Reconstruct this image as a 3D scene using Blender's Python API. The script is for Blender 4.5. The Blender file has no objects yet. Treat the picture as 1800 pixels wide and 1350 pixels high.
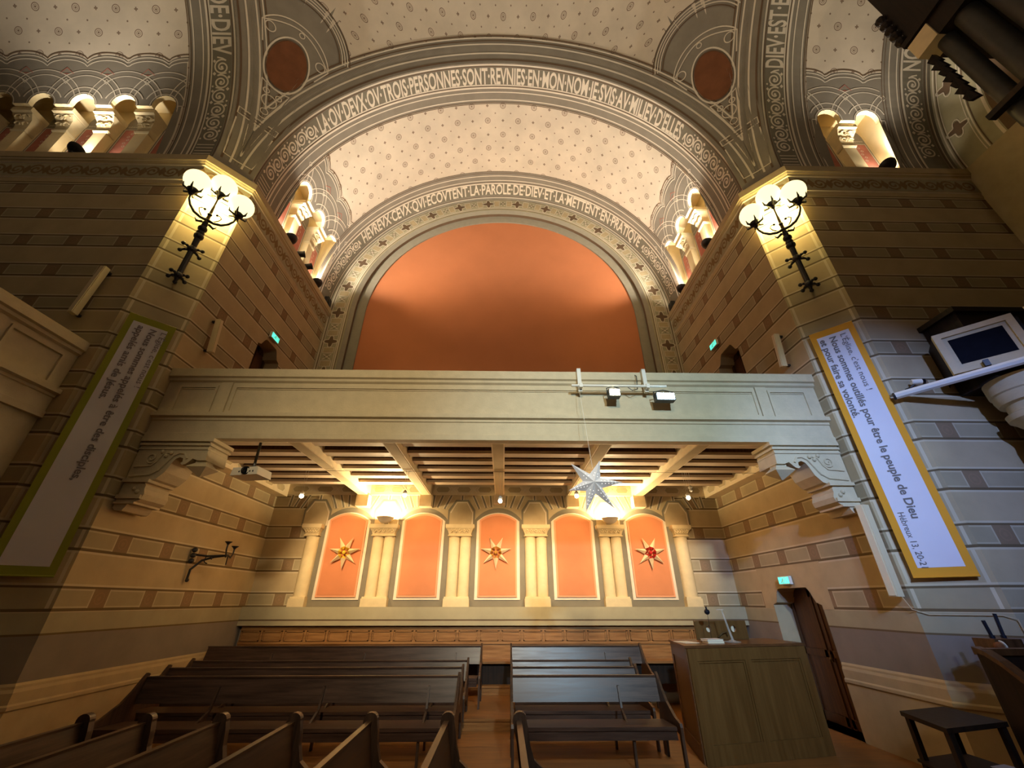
import bpy, bmesh, math, random
from math import sin, cos, pi, radians, degrees, sqrt, hypot, atan2, asin, acos
from mathutils import Vector, Matrix
from mathutils.geometry import delaunay_2d_cdt

random.seed(7)
S = bpy.context.scene
COL = S.collection
# ------------------------------------------------------------------ camera, world, exposure
FPX, PITCH, YAW = 702.5, 28.54, 1.11
cam_d = bpy.data.cameras.new('camera'); cam = bpy.data.objects.new('camera', cam_d); COL.objects.link(cam)
cam_d.sensor_fit = 'HORIZONTAL'; cam_d.sensor_width = 36.0; cam_d.lens = 36.0 * FPX / 1800.0
cam_d.clip_start = 0.02; cam_d.clip_end = 200
cam.location = (0.1675, 0.0, 2.0)
cam.rotation_euler = (radians(90 + PITCH), 0, radians(-YAW))
S.camera = cam
S.view_settings.view_transform = 'Standard'
S.view_settings.look = 'None'
S.view_settings.gamma = 1.0
S.view_settings.use_curve_mapping = False
S.view_settings.exposure = 0.0
w = bpy.data.worlds.new('world'); S.world = w; w.use_nodes = True
w.node_tree.nodes['Background'].inputs[0].default_value = (0.9, 0.74, 0.55, 1)
w.node_tree.nodes['Background'].inputs[1].default_value = 0.016

def lamp(name, kind, loc, energy, color, size=0.1, target=None, angle=120, blend=0.6, parent=None):
    d = bpy.data.lights.new(name, kind); d.energy = energy; d.color = color
    if kind == 'AREA': d.size = size
    else: d.shadow_soft_size = size
    if kind == 'SPOT': d.spot_size = radians(angle); d.spot_blend = blend
    o = bpy.data.objects.new(name, d); COL.objects.link(o); o.location = loc
    if target is not None:
        o.rotation_euler = (Vector(target) - Vector(loc)).to_track_quat('-Z', 'Y').to_euler()
    return o

WARM = (1.0, 0.70, 0.36)
# cool stage spot on the nave side, aimed at the right hand pier; unseen warm fill lamps added behind the viewer
lamp('cool_stage_spot', 'SPOT', (1.5, -5.0, 7.0), 4600, (0.29, 0.44, 1.0), 0.12, (6.35, 6.0, 3.9), 27, 0.9)
lamp('desk_fill_spot', 'SPOT', (0.8, -3.0, 6.0), 330, (1.0, 0.82, 0.5), 0.2, (3.9, 7.4, 0.9), 26, 1.0)  # unseen fill, added to brighten the desk front
lamp('cool_low_spot', 'SPOT', (3.5, -5.0, 6.5), 420, (0.24, 0.38, 1.0), 0.12, (7.6, 5.7, 2.2), 44, 1.0)
lamp('cool_gallery_spot', 'SPOT', (2.5, -4.9, 7.3), 4200, (0.55, 0.80, 1.0), 0.25, (2.7, 6.6, 4.0), 46, 1.0)
lamp('nave_fill_spot', 'SPOT', (0.0, -6.0, 8.6), 3900, (1.0, 0.82, 0.53), 0.3, (-0.9, 6.6, 4.7), 43, 1.0)  # unseen fill, added to brighten the gallery parapet
for x in (-5.2, 5.2):
    lamp('dome_fill_spot', 'SPOT', (x, -6.6, 11.2), 760, (1.0, 0.83, 0.62), 0.2, (-x * 0.25, 2.5, 19.0), 120, 0.8)  # unseen pair without fixtures, added to brighten the dome

# ------------------------------------------------------------------ node helper
class N:
    def __init__(s, nt, k): s.nt, s.k = nt, k
    def op(s, o, b=None, c=None):
        n = s.nt.nodes.new('ShaderNodeMath'); n.operation = o
        for i, v in enumerate((s, b, c)):
            if v is None: continue
            if isinstance(v, N): s.nt.links.new(v.k, n.inputs[i])
            else: n.inputs[i].default_value = v
        return N(s.nt, n.outputs[0])
    def __add__(s, o): return s.op('ADD', o)
    def __sub__(s, o): return s.op('SUBTRACT', o)
    def __mul__(s, o): return s.op('MULTIPLY', o)
    def __truediv__(s, o): return s.op('DIVIDE', o)
    def __lt__(s, o): return s.op('LESS_THAN', o)
    def __gt__(s, o): return s.op('GREATER_THAN', o)
    def fract(s): return s.op('FRACT')
    def floor(s): return s.op('FLOOR')
    def abs(s): return s.op('ABSOLUTE')
    def sq(s): return s.op('MULTIPLY', s)
    def sqrt(s): return s.op('SQRT')
    def inv(s): return (s * -1.0) + 1.0
    def btw(s, a, b): return (s > a) * (s < b)
def OR(*a):
    r = a[0]
    for x in a[1:]: r = r.op('MAXIMUM', x)
    return r
def mixc(nt, fac, a, b):
    n = nt.nodes.new('ShaderNodeMix'); n.data_type = 'RGBA'
    if isinstance(fac, N): nt.links.new(fac.k, n.inputs[0])
    else: n.inputs[0].default_value = fac
    for i, v in ((6, a), (7, b)):
        if isinstance(v, tuple): n.inputs[i].default_value = (*v[:3], 1)
        else: nt.links.new(v, n.inputs[i])
    return n.outputs[2]
def lin(r, g, b):
    f = lambda c: (c / 255 / 12.92) if c / 255 <= 0.04045 else ((c / 255 + 0.055) / 1.055) ** 2.4
    return (f(r), f(g), f(b))
MATS = {}
def base_mat(name, rough=0.8, spec=0.25, metal=0.0):
    m = bpy.data.materials.new(name); m.use_nodes = True; nt = m.node_tree
    b = nt.nodes['Principled BSDF']; b.inputs['Roughness'].default_value = rough
    b.inputs['Specular IOR Level'].default_value = spec; b.inputs['Metallic'].default_value = metal
    MATS[name] = m
    return m, nt, b
def noise(nt, scale, detail=3, vec=None, rough=0.55):
    n = nt.nodes.new('ShaderNodeTexNoise'); n.inputs['Scale'].default_value = scale
    n.inputs['Detail'].default_value = detail; n.inputs['Roughness'].default_value = rough
    if vec is None:
        g = nt.nodes.new('ShaderNodeNewGeometry'); vec = g.outputs['Position']
    nt.links.new(vec, n.inputs['Vector'])
    return N(nt, n.outputs[0])
def mottle(nt, col, amount=0.25, scale=3.0):
    """a soft hand-painted unevenness of the surface colour"""
    f = noise(nt, scale, 5)
    g = ((f - 0.5) * (2 * amount)) + 1.0
    n = nt.nodes.new('ShaderNodeVectorMath'); n.operation = 'SCALE'
    if isinstance(col, tuple): n.inputs[0].default_value = col[:3]
    else: nt.links.new(col, n.inputs[0])
    nt.links.new(g.k, n.inputs['Scale'])
    return n.outputs[0]
def plain(name, rgb, rough=0.8, amount=0.18, scale=4.0, spec=0.25, metal=0.0, bump=0.0):
    m, nt, b = base_mat(name, rough, spec, metal)
    nt.links.new(mottle(nt, rgb, amount, scale), b.inputs['Base Color'])
    if bump:
        bm = nt.nodes.new('ShaderNodeBump'); bm.inputs['Strength'].default_value = bump; bm.inputs['Distance'].default_value = 0.02
        nt.links.new(noise(nt, 40, 4).k, bm.inputs['Height']); nt.links.new(bm.outputs[0], b.inputs['Normal'])
    return m
def emit(name, rgb, strength):
    m = bpy.data.materials.new(name); m.use_nodes = True; nt = m.node_tree
    b = nt.nodes['Principled BSDF']; b.inputs['Base Color'].default_value = (*rgb, 1)
    b.inputs['Emission Color'].default_value = (*rgb, 1); b.inputs['Emission Strength'].default_value = strength
    MATS[name] = m
    return m
def wood(name, a, b_, rough=0.35, axis=0, scale=3.0, spec=0.4):
    m, nt, b = base_mat(name, rough, spec)
    tc = nt.nodes.new('ShaderNodeNewGeometry'); mp = nt.nodes.new('ShaderNodeMapping')
    sc = [14, 14, 14]; sc[axis] = 0.9
    mp.inputs['Scale'].default_value = [s * scale / 3 for s in sc]
    nt.links.new(tc.outputs['Position'], mp.inputs['Vector'])
    f = noise(nt, 1.6, 6, mp.outputs[0], 0.65)
    g = ((f - 0.35) * 2.6).op('MINIMUM', 1.0).op('MAXIMUM', 0.0)
    nt.links.new(mixc(nt, g, a, b_), b.inputs['Base Color'])
    r = (f * 0.25) + (rough - 0.1)
    nt.links.new(r.k, b.inputs['Roughness'])
    return m

C_COURSE, C_BAND, C_DARK = lin(186, 166, 128), lin(168, 153, 120), lin(112, 94, 66)
C_SQ, C_LIGHT, C_DADO = lin(142, 118, 88), lin(208, 194, 160), lin(136, 126, 114)
C_ROS = lin(150, 122, 92)
C_GREY, C_LINE = lin(142, 132, 114), lin(226, 212, 186)
C_CREAM, C_BROWN = lin(216, 200, 174), lin(110, 88, 66)

def course_mat(name, axis, phase=0.0, squares=True, edge=None):
    """painted ashlar: tall tan courses divided by narrow grey bands with dark squares"""
    m, nt, b = base_mat(name, 0.85, 0.2)
    g = nt.nodes.new('ShaderNodeNewGeometry'); sx = nt.nodes.new('ShaderNodeSeparateXYZ')
    nt.links.new(g.outputs['Position'], sx.inputs[0])
    X, Y, Z = (N(nt, sx.outputs[i]) for i in range(3))
    h = {'x': X, 'y': Y, 'd': (X + Y) * 0.7071, 'e': (X - Y) * 0.7071}[axis]
    fr = ((Z - 1.90) / 0.778).fract() * 0.778
    up = (Z > 1.865) * (Z < 10.02)
    band = (fr < 0.27) * up
    dark = OR(fr > 0.752, fr < 0.012, fr.btw(0.262, 0.292)) * up
    light = OR(fr.btw(0.722, 0.752), fr.btw(0.292, 0.322)) * up
    col = mixc(nt, band, C_COURSE, C_BAND)
    if squares:
        hh = ((h - phase) / 0.97).fract() * 0.97
        sq_ = band * (hh < 0.27)
        outl = band * (OR(hh.btw(0.27, 0.292), hh > 0.948, fr.btw(0.018, 0.036), fr.btw(0.238, 0.256))) * sq_.inv()
        d = ((hh - 0.135).sq() + (fr - 0.137).sq()).sqrt()
        col = mixc(nt, outl * 0.55, col, C_LIGHT)
        col = mixc(nt, sq_, col, C_SQ)
        col = mixc(nt, sq_ * OR(d.btw(0.065, 0.085), d < 0.03), col, C_ROS)
    if edge:
        e = OR((h - edge[0]).abs() < 0.02, (h - edge[1]).abs() < 0.02) * up
        col = mixc(nt, e * (fr.btw(0.30, 0.745)), col, C_LIGHT)
        col = mixc(nt, e * band, col, C_LIGHT)
    col = mixc(nt, light * 0.8, col, C_LIGHT)
    col = mixc(nt, dark, col, C_DARK)
    dado = Z < 1.60
    col = mixc(nt, dado, col, C_DADO)
    col = mixc(nt, Z.btw(1.62, 1.865), col, lin(168, 158, 128))
    col = mixc(nt, Z.btw(1.595, 1.62), col, C_DARK)
    nt.links.new(mottle(nt, col, 0.22, 2.2), b.inputs['Base Color'])
    return m
def field_mat():
    """cream vault with stencilled rosettes, laid out on UV metres"""
    m, nt, b = base_mat('rosette_cream', 0.9, 0.15)
    uv = nt.nodes.new('ShaderNodeUVMap'); sx = nt.nodes.new('ShaderNodeSeparateXYZ'); nt.links.new(uv.outputs[0], sx.inputs[0])
    U, V = N(nt, sx.outputs[0]), N(nt, sx.outputs[1])
    PU, PV = 1.075, 0.485
    row = (V / PV).floor(); fv = (V / PV).fract() * PV - PV / 2
    sh = (row * 0.5).fract() * PU
    fu = ((U + sh) / PU).fract() * PU - PU / 2
    d = (fu.sq() + fv.sq()).sqrt()
    ring = OR(d.btw(0.078, 0.098), d.btw(0.045, 0.056), d < 0.026)
    fu2 = fu.abs() - PU / 2
    cross = OR((fu2.abs() < 0.016) * (fv.abs() < 0.045), (fv.abs() < 0.016) * (fu2.abs() < 0.045))
    fu3 = fu.abs() - PU / 4; fv3 = fv.abs() - PV / 2
    dot = ((fu3.sq() + fv3.sq()).sqrt()) < 0.022
    col = mixc(nt, OR(ring, cross, dot) * 0.8, C_CREAM, lin(112, 82, 62))
    nt.links.new(mottle(nt, col, 0.22, 1.3), b.inputs['Base Color'])
    return m
M = {}
M['field'] = field_mat()
M['wall_x'] = course_mat('painted_ashlar_across', 'x', 7.0 - 0.97 * 20)
M['wall_y'] = course_mat('painted_ashlar_along', 'y', 6.95 - 0.97 * 20)
M['wall_b'] = course_mat('painted_ashlar_rear', 'x', 5.2 - 0.968 * 20)
M['chamfer'] = course_mat('painted_ashlar_pier_left', 'd', squares=False, edge=(-0.58, 0.22))
M['chamfer_r'] = course_mat('painted_ashlar_pier_right', 'e', squares=False, edge=(-0.22, 0.58))
M['grey'] = plain('grey_paint', C_GREY, 0.9, 0.22, 2.5)
M['greydark'] = plain('slate_grey_paint', lin(128, 120, 101), 0.9, 0.2, 2.5)
M['line'] = plain('cream_line_paint', C_LINE, 0.9, 0.15)
M['brownline'] = plain('brown_line_paint', C_BROWN, 0.9, 0.2)
M['dadoband'] = plain('dado_grey_paint', lin(168, 158, 128), 0.9, 0.12)
M['friezebrown'] = plain('frieze_ochre', lin(138, 112, 74), 0.9, 0.3)
M['tan'] = plain('tan_paint', C_COURSE, 0.9, 0.18)
M['band'] = plain('olive_paint', lin(172, 162, 130), 0.9, 0.15)
M['medal'] = plain('oxblood_paint', lin(122, 76, 46), 0.9, 0.45, 3)
M['redpanel'] = plain('faded_red_paint', lin(186, 116, 96), 0.9, 0.35, 5)
M['nichec'] = plain('niche_cream', lin(232, 210, 160), 0.9, 0.12, 3)
M['stone'] = plain('cream_stone', lin(200, 184, 150), 0.8, 0.16, 6, bump=0.15)
M['stonelight'] = plain('pale_column_stone', lin(214, 194, 150), 0.75, 0.14, 7, bump=0.12)
M['orange'] = plain('orange_plaster', lin(196, 122, 80), 0.9, 0.10, 1.2)
M['orangeniche'] = plain('orange_niche_paint', lin(208, 132, 88), 0.85, 0.10, 3)
M['orangeedge'] = plain('pale_orange_edge', lin(230, 160, 118), 0.85, 0.10, 3)
M['frame'] = plain('grey_stone_reveal', lin(150, 142, 122), 0.85, 0.15, 5)
M['iron'] = plain('black_iron', (0.012, 0.010, 0.009), 0.45, 0.3, 20, 0.5)
M['brass'] = plain('dull_bronze', (0.16, 0.11, 0.05), 0.4, 0.3, 20, 0.5, 0.6)
M['globe'] = emit('lit_opal_glass', (1.0, 0.86, 0.46), 1.55)
M['bulb'] = emit('lit_halogen', (1.0, 0.86, 0.6), 9.0)
M['ledwarm'] = emit('lit_led_warm', (1.0, 0.96, 0.62), 40.0)
M['ledcool'] = emit('lit_led_cool', (0.55, 0.82, 1.0), 40.0)
M['exit'] = emit('lit_green_sign', (0.10, 0.95, 0.72), 1.2)
M['whitepl'] = plain('white_plastic', lin(226, 220, 204), 0.5, 0.05)
M['offwhite'] = plain('white_tube', lin(224, 206, 168), 0.5, 0.05)
M['blackpl'] = plain('black_plastic', (0.012, 0.012, 0.014), 0.4, 0.1, spec=0.5)
M['lens'] = plain('glass_lens', (0.005, 0.006, 0.009), 0.08, 0.1, spec=0.8)
M['benchx'] = wood('dark_bench_wood_across', (0.040, 0.022, 0.016), (0.105, 0.058, 0.040), 0.30, 0)
M['benchy'] = wood('dark_bench_wood_along', (0.045, 0.025, 0.015), (0.12, 0.066, 0.038), 0.36, 1)
M['benchend'] = wood('dark_bench_end_wood', (0.045, 0.025, 0.017), (0.115, 0.064, 0.038), 0.36, 2)
M['oak'] = wood('orange_oak', (0.22, 0.10, 0.032), (0.42, 0.215, 0.075), 0.38, 0)
M['floorwood'] = wood('polished_floor_boards', (0.20, 0.085, 0.024), (0.40, 0.19, 0.058), 0.42, 0, spec=0.3)
M['deskwood'] = wood('brown_desk_wood', (0.120, 0.058, 0.016), (0.19, 0.100, 0.030), 0.42, 2, 1.6)
M['desktop'] = wood('red_brown_desk_top', (0.085, 0.035, 0.013), (0.19, 0.085, 0.032), 0.35, 0)
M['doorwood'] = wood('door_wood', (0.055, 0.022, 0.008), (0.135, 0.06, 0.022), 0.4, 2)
M['darkwood'] = wood('black_brown_wood', (0.012, 0.008, 0.006), (0.032, 0.018, 0.012), 0.55, 2, spec=0.2)
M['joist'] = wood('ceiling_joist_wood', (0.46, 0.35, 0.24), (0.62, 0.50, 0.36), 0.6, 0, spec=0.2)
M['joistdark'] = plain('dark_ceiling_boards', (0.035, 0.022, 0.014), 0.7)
M['beam'] = plain('painted_beam', lin(222, 202, 164), 0.7, 0.15, 6)
M['pipe'] = plain('tarnished_organ_metal', (0.055, 0.052, 0.046), 0.5, 0.3, 6, 0.4, 0.5)
M['paper'] = plain('star_paper', lin(236, 214, 168), 0.7, 0.06)
M['greypaper'] = plain('grey_star_paper', lin(226, 220, 216), 0.7, 0.05)
M['starlight'] = emit('star_pinhole', (1.0, 0.95, 0.88), 1.0)
M['book'] = plain('book_paper', lin(236, 230, 214), 0.7, 0.05)
M['darkblue'] = plain('dark_blue_plastic', (0.006, 0.009, 0.020), 0.5, 0.1)
M['darkpanel'] = plain('night_dark_cloth', (0.004, 0.004, 0.008), 0.6, 0.5, 9, spec=0.05)
for k, c in (('yellow', lin(226, 190, 60)), ('gold', lin(196, 140, 56)), ('red', lin(176, 36, 30))):
    M['star' + k] = plain('star_centre_' + k, c, 0.7, 0.05)
M['bannerwhite'] = plain('banner_cloth', lin(222, 218, 224), 0.75, 0.03)
M['bannergreen'] = plain('banner_border_lime', lin(150, 152, 46), 0.75, 0.05)
M['bannerorange'] = plain('banner_border_amber', lin(226, 156, 40), 0.75, 0.05)
M['textgrey'] = plain('banner_print_grey', lin(120, 112, 108), 0.8, 0.03)
M['texttaupe'] = plain('banner_print_taupe', lin(134, 124, 128), 0.8, 0.03)
m, nt, b = base_mat('clear_acrylic', 0.12, 0.5); b.inputs['Base Color'].default_value = (0.85, 0.88, 0.92, 1); b.inputs['Alpha'].default_value = 0.28; M['acrylic'] = m

# ------------------------------------------------------------------ mesh helpers
class MB:
    def __init__(s): s.v, s.f, s.mi, s.uv, s.m = [], [], [], {}, []
    def mat(s, k):
        if k not in s.m: s.m.append(k)
        return s.m.index(k)
    def vert(s, p): s.v.append(tuple(p)); return len(s.v) - 1
    def face(s, idx, k): s.f.append(tuple(idx)); s.mi.append(s.mat(k))
    def quad(s, a, b, c, d, k): s.face([s.vert(a), s.vert(b), s.vert(c), s.vert(d)], k)
    def poly(s, pts, k): s.face([s.vert(p) for p in pts], k)
    def hexa(s, p, k):
        """8 corners: bottom loop 0-3, top loop 4-7"""
        i = [s.vert(q) for q in p]
        for f in ((3, 2, 1, 0), (4, 5, 6, 7), (0, 1, 5, 4), (1, 2, 6, 5), (2, 3, 7, 6), (3, 0, 4, 7)):
            s.face([i[j] for j in f], k)
    def box(s, x0, x1, y0, y1, z0, z1, k):
        s.hexa([(x0, y0, z0), (x1, y0, z0), (x1, y1, z0), (x0, y1, z0), (x0, y0, z1), (x1, y0, z1), (x1, y1, z1), (x0, y1, z1)], k)
    def obox(s, c, ex, ey, ez, k):
        """box from centre and three half-axis vectors"""
        c, ex, ey, ez = map(Vector, (c, ex, ey, ez))
        s.hexa([c - ex - ey - ez, c + ex - ey - ez, c + ex + ey - ez, c - ex + ey - ez, c - ex - ey + ez, c + ex - ey + ez, c + ex + ey + ez, c - ex + ey + ez], k)
    def prism(s, pts, d, k, kcap=None):
        """closed 3-D polygon extruded by vector d"""
        d = Vector(d); n = len(pts)
        a = [s.vert(p) for p in pts]; b = [s.vert(Vector(p) + d) for p in pts]
        for i in range(n): s.face([a[i], a[(i + 1) % n], b[(i + 1) % n], b[i]], k)
        cap_tris(s, pts, a, b, kcap or k)
    def tube(s, path, r, k, seg=10, cap=True):
        path = [Vector(p) for p in path]; n = len(path)
        rs = r if isinstance(r, (list, tuple)) else [r] * n
        rings = []; ref = None
        for i, p in enumerate(path):
            t = (path[min(i + 1, n - 1)] - path[max(i - 1, 0)]).normalized()
            if ref is None:
                ref = Vector((0, 0, 1)) if abs(t.z) < 0.9 else Vector((1, 0, 0))
            a = (ref - t * ref.dot(t)).normalized(); ref = a; b = t.cross(a)
            rings.append([s.vert(p + (a * cos(2 * pi * j / seg) + b * sin(2 * pi * j / seg)) * rs[i]) for j in range(seg)])
        for i in range(n - 1):
            for j in range(seg):
                s.face([rings[i][j], rings[i][(j + 1) % seg], rings[i + 1][(j + 1) % seg], rings[i + 1][j]], k)
        if cap:
            s.face(rings[0][::-1], k); s.face(rings[-1], k)
    def lathe(s, prof, c, k, seg=20, axis=(0, 0, 1)):
        """prof: (radius, height) along axis"""
        c = Vector(c); ax = Vector(axis).normalized()
        ref = Vector((1, 0, 0)) if abs(ax.x) < 0.9 else Vector((0, 1, 0))
        a = (ref - ax * ref.dot(ax)).normalized(); b = ax.cross(a)
        s_ = []
        for r, h in prof:
            s_.append([s.vert(c + ax * h + (a * cos(2 * pi * j / seg) + b * sin(2 * pi * j / seg)) * max(r, 1e-4)) for j in range(seg)])
        for i in range(len(prof) - 1):
            for j in range(seg):
                s.face([s_[i][j], s_[i][(j + 1) % seg], s_[i + 1][(j + 1) % seg], s_[i + 1][j]], k)
        s.face(s_[0][::-1], k); s.face(s_[-1], k)
    def sphere(s, c, r, k, seg=18, rings=10):
        s.lathe([(r * sin(pi * i / rings), -r * cos(pi * i / rings)) for i in range(rings + 1)], c, k, seg)
    def sweep(s, prof, path, k, up=(0, 0, 1), closed=True):
        """profile [(out, z)] swept along a horizontal polyline with mitred corners; out is to the right of travel"""
        path = [Vector(p) for p in path]; rings = []
        for i, p in enumerate(path):
            d1 = (path[i] - path[i - 1]).normalized() if i else (path[1] - path[0]).normalized()
            d2 = (path[i + 1] - path[i]).normalized() if i < len(path) - 1 else d1
            n1 = Vector((d1.y, -d1.x, 0)); n2 = Vector((d2.y, -d2.x, 0))
            n = (n1 + n2).normalized(); n = n / max(n.dot(n1), 0.2)
            rings.append([s.vert(p + n * o + Vector((0, 0, z))) for o, z in prof])
        m_ = len(prof)
        for i in range(len(path) - 1):
            for j in range(m_ if closed else m_ - 1):
                kk = k[j] if isinstance(k, (list, tuple)) else k
                s.face([rings[i][j], rings[i + 1][j], rings[i + 1][(j + 1) % m_], rings[i][(j + 1) % m_]], kk)
        if closed:
            kk = k[0] if isinstance(k, (list, tuple)) else k
            s.face(rings[0], kk); s.face(rings[-1][::-1], kk)
    def build(s, name, parent=None, smooth=None, uvf=None):
        me = bpy.data.meshes.new(name); me.from_pydata(s.v, [], s.f)
        for k in s.m: me.materials.append(M[k])
        if s.m:
            me.polygons.foreach_set('material_index', s.mi)
        if s.uv:
            l = me.uv_layers.new(name='UVMap')
            for i, lp in enumerate(me.loops):
                l.data[i].uv = s.uv.get(lp.vertex_index, (0, 0))
        if smooth is not None:
            me.polygons.foreach_set('use_smooth', [True] * len(me.polygons))
            if smooth < 180: me.set_sharp_from_angle(angle=radians(smooth))
        me.update()
        o = bpy.data.objects.new(name, me); COL.objects.link(o)
        if parent is not None:
            o.parent = parent
            o.matrix_parent_inverse = Matrix() if parent.parent else Matrix.Translation(-Vector(parent.location))
        return o
def cap_tris(s, pts, a, b, k):
    P = [Vector(p) for p in pts]; n = Vector((0, 0, 0))
    for i in range(len(P)): n += (P[i] - P[0]).cross(P[(i + 1) % len(P)] - P[0])
    n.normalize(); u = (P[1] - P[0]).normalized(); v = n.cross(u)
    q = [Vector(((p - P[0]).dot(u), (p - P[0]).dot(v))) for p in P]
    for t in tri2d(q):
        s.face([a[i] for i in t], k); s.face([b[i] for i in t[::-1]], k)
def tri2d(q):
    """triangulate a simple polygon (list of 2-D points) -> index triples"""
    from mathutils.geometry import tessellate_polygon
    return [tuple(t) for t in tessellate_polygon([[Vector((p[0], p[1], 0)) for p in q]])]
def inpoly(x, y, P):
    r = False; j = len(P) - 1
    for i in range(len(P)):
        xi, yi = P[i]; xj, yj = P[j]
        if (yi > y) != (yj > y) and x < (xj - xi) * (y - yi) / (yj - yi) + xi: r = not r
        j = i
    return r
def tag(o, label=None, cat=None, group=None, kind=None):
    if label: o['label'] = label
    if cat: o['category'] = cat
    if group: o['group'] = group
    if kind: o['kind'] = kind
    return o
def empty(name, loc, label, cat, group=None):
    o = bpy.data.objects.new(name, None); o.empty_display_size = 0.2; COL.objects.link(o); o.location = loc
    return tag(o, label, cat, group)
def struct(mb, name, label, smooth=None):
    o = mb.build(name, None, smooth); tag(o, label, 'building', kind='structure'); return o
def copy_tree(o, parent=None):
    c = o.copy(); COL.objects.link(c); c.parent = parent
    for ch in list(o.children): copy_tree(ch, c)
    return c
def arc(cx, cy, r, a0, a1, n=None, ry=None):
    n = n or max(4, int(abs(a1 - a0) / 8)); ry = ry or r
    return [(cx + r * cos(radians(a0 + (a1 - a0) * i / n)), cy + ry * sin(radians(a0 + (a1 - a0) * i / n))) for i in range(n + 1)]
def spiral(cx, cy, r0, r1, a0, turns, n=22):
    return [(cx + (r0 + (r1 - r0) * i / n) * cos(radians(a0 + 360 * turns * i / n)), cy + (r0 + (r1 - r0) * i / n) * sin(radians(a0 + 360 * turns * i / n))) for i in range(n + 1)]

class Paint:
    """flat painted decoration on a curved surface; F(s, t, off) -> point"""
    def __init__(s, F, off=0.004, step=0.16): s.F, s.mb, s.off, s.step = F, MB(), off, step
    def ribbon(s, pts, width, k, lift=1, closed=False):
        P = []
        L = pts + [pts[0]] if closed else pts
        for (x0, y0), (x1, y1) in zip(L, L[1:]):
            n = max(1, int(hypot(x1 - x0, y1 - y0) / s.step))
            for i in range(n): P.append((x0 + (x1 - x0) * i / n, y0 + (y1 - y0) * i / n))
        P.append(L[-1]); n = len(P); A, B = [], []
        for i, (x, y) in enumerate(P):
            if closed: p, q = P[(i - 1) % (n - 1)], P[(i + 1) % (n - 1)]
            else: p, q = P[max(i - 1, 0)], P[min(i + 1, n - 1)]
            dx, dy = q[0] - p[0], q[1] - p[1]; d = hypot(dx, dy) or 1
            nx, ny = -dy / d * width / 2, dx / d * width / 2
            A.append(s.mb.vert(s.F(x + nx, y + ny, s.off * lift))); B.append(s.mb.vert(s.F(x - nx, y - ny, s.off * lift)))
        for i in range(n - 1): s.mb.face([A[i], A[i + 1], B[i + 1], B[i]], k)
    def rect(s, x0, x1, y0, y1, k, lift=1):
        nx = max(1, int(abs(x1 - x0) / s.step)); ny = max(1, int(abs(y1 - y0) / s.step))
        g = [[s.mb.vert(s.F(x0 + (x1 - x0) * i / nx, y0 + (y1 - y0) * j / ny, s.off * lift)) for j in range(ny + 1)] for i in range(nx + 1)]
        for i in range(nx):
            for j in range(ny): s.mb.face([g[i][j], g[i + 1][j], g[i + 1][j + 1], g[i][j + 1]], k)
    def fill(s, pts, k, lift=1, grid=None):
        """filled polygon; grid adds interior points so that it follows the curve"""
        if grid:
            vs = [Vector(p) for p in pts]; n = len(vs); es = [(i, (i + 1) % n) for i in range(n)]
            xs = [p[0] for p in pts]; ys = [p[1] for p in pts]
            x = min(xs) + grid / 2
            while x < max(xs):
                y = min(ys) + grid / 2
                while y < max(ys):
                    if inpoly(x, y, pts): vs.append(Vector((x, y)))
                    y += grid
                x += grid
            r = delaunay_2d_cdt(vs, es, [], 0, 1e-5)
            idx = [s.mb.vert(s.F(p[0], p[1], s.off * lift)) for p in r[0]]
            for t in r[2]:
                cx = sum(r[0][i][0] for i in t) / 3; cy = sum(r[0][i][1] for i in t) / 3
                if inpoly(cx, cy, pts): s.mb.face([idx[i] for i in t], k)
        else:
            idx = [s.mb.vert(s.F(p[0], p[1], s.off * lift)) for p in pts]
            for t in tri2d(pts): s.mb.face([idx[i] for i in t], k)
    def disc(s, x, y, r, k, lift=1, n=20): s.fill([(x + r * cos(2 * pi * i / n), y + r * sin(2 * pi * i / n)) for i in range(n)], k, lift, r / 3 if r > 0.3 else None)
    def ring(s, x, y, r, w_, k, lift=1, n=24): s.ribbon([(x + r * cos(2 * pi * i / n), y + r * sin(2 * pi * i / n)) for i in range(n)], w_, k, lift, True)
    def text(s, body, k, xf, length=None, cap=0.3, bold=0.0, lift=2):
        V, Fc, wd = text_mesh(body, bold)
        sx = (length / wd) if length else cap / 0.7
        sy = cap / 0.7
        idx = [s.mb.vert(s.F(*xf(x * sx, y * sy), s.off * lift)) for x, y in V]
        for f in Fc: s.mb.face([idx[i] for i in f], k)
    def build(s, name, parent=None): return s.mb.build(name, parent)
def text_mesh(body, bold=0.0):
    cu = bpy.data.curves.new('lettering', 'FONT'); cu.body = body; cu.size = 1.0; cu.offset = bold; cu.resolution_u = 3
    o = bpy.data.objects.new('lettering', cu); COL.objects.link(o)
    bpy.context.view_layer.update()
    me = bpy.data.meshes.new_from_object(o.evaluated_get(bpy.context.evaluated_depsgraph_get()))
    V = [(v.co.x, v.co.y) for v in me.vertices]; Fc = [tuple(p.vertices) for p in me.polygons]
    bpy.data.objects.remove(o); bpy.data.curves.remove(cu); bpy.data.meshes.remove(me)
    x0 = min(v[0] for v in V); x1 = max(v[0] for v in V)
    return [(x - x0, y) for x, y in V], Fc, x1 - x0

# ================================================================== THE BUILDING
W, YB, YF, YA, XA = 6.03, 11.18, 6.27, 5.74, 6.67      # transept half width, rear wall, arch plane, arm wall, pier corner
ZS, RV, YC = 10.95, 6.05, -0.30                         # springing height, vault radius, crossing centre
HP = RV * pi / 2
XEND = 10.98

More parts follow.
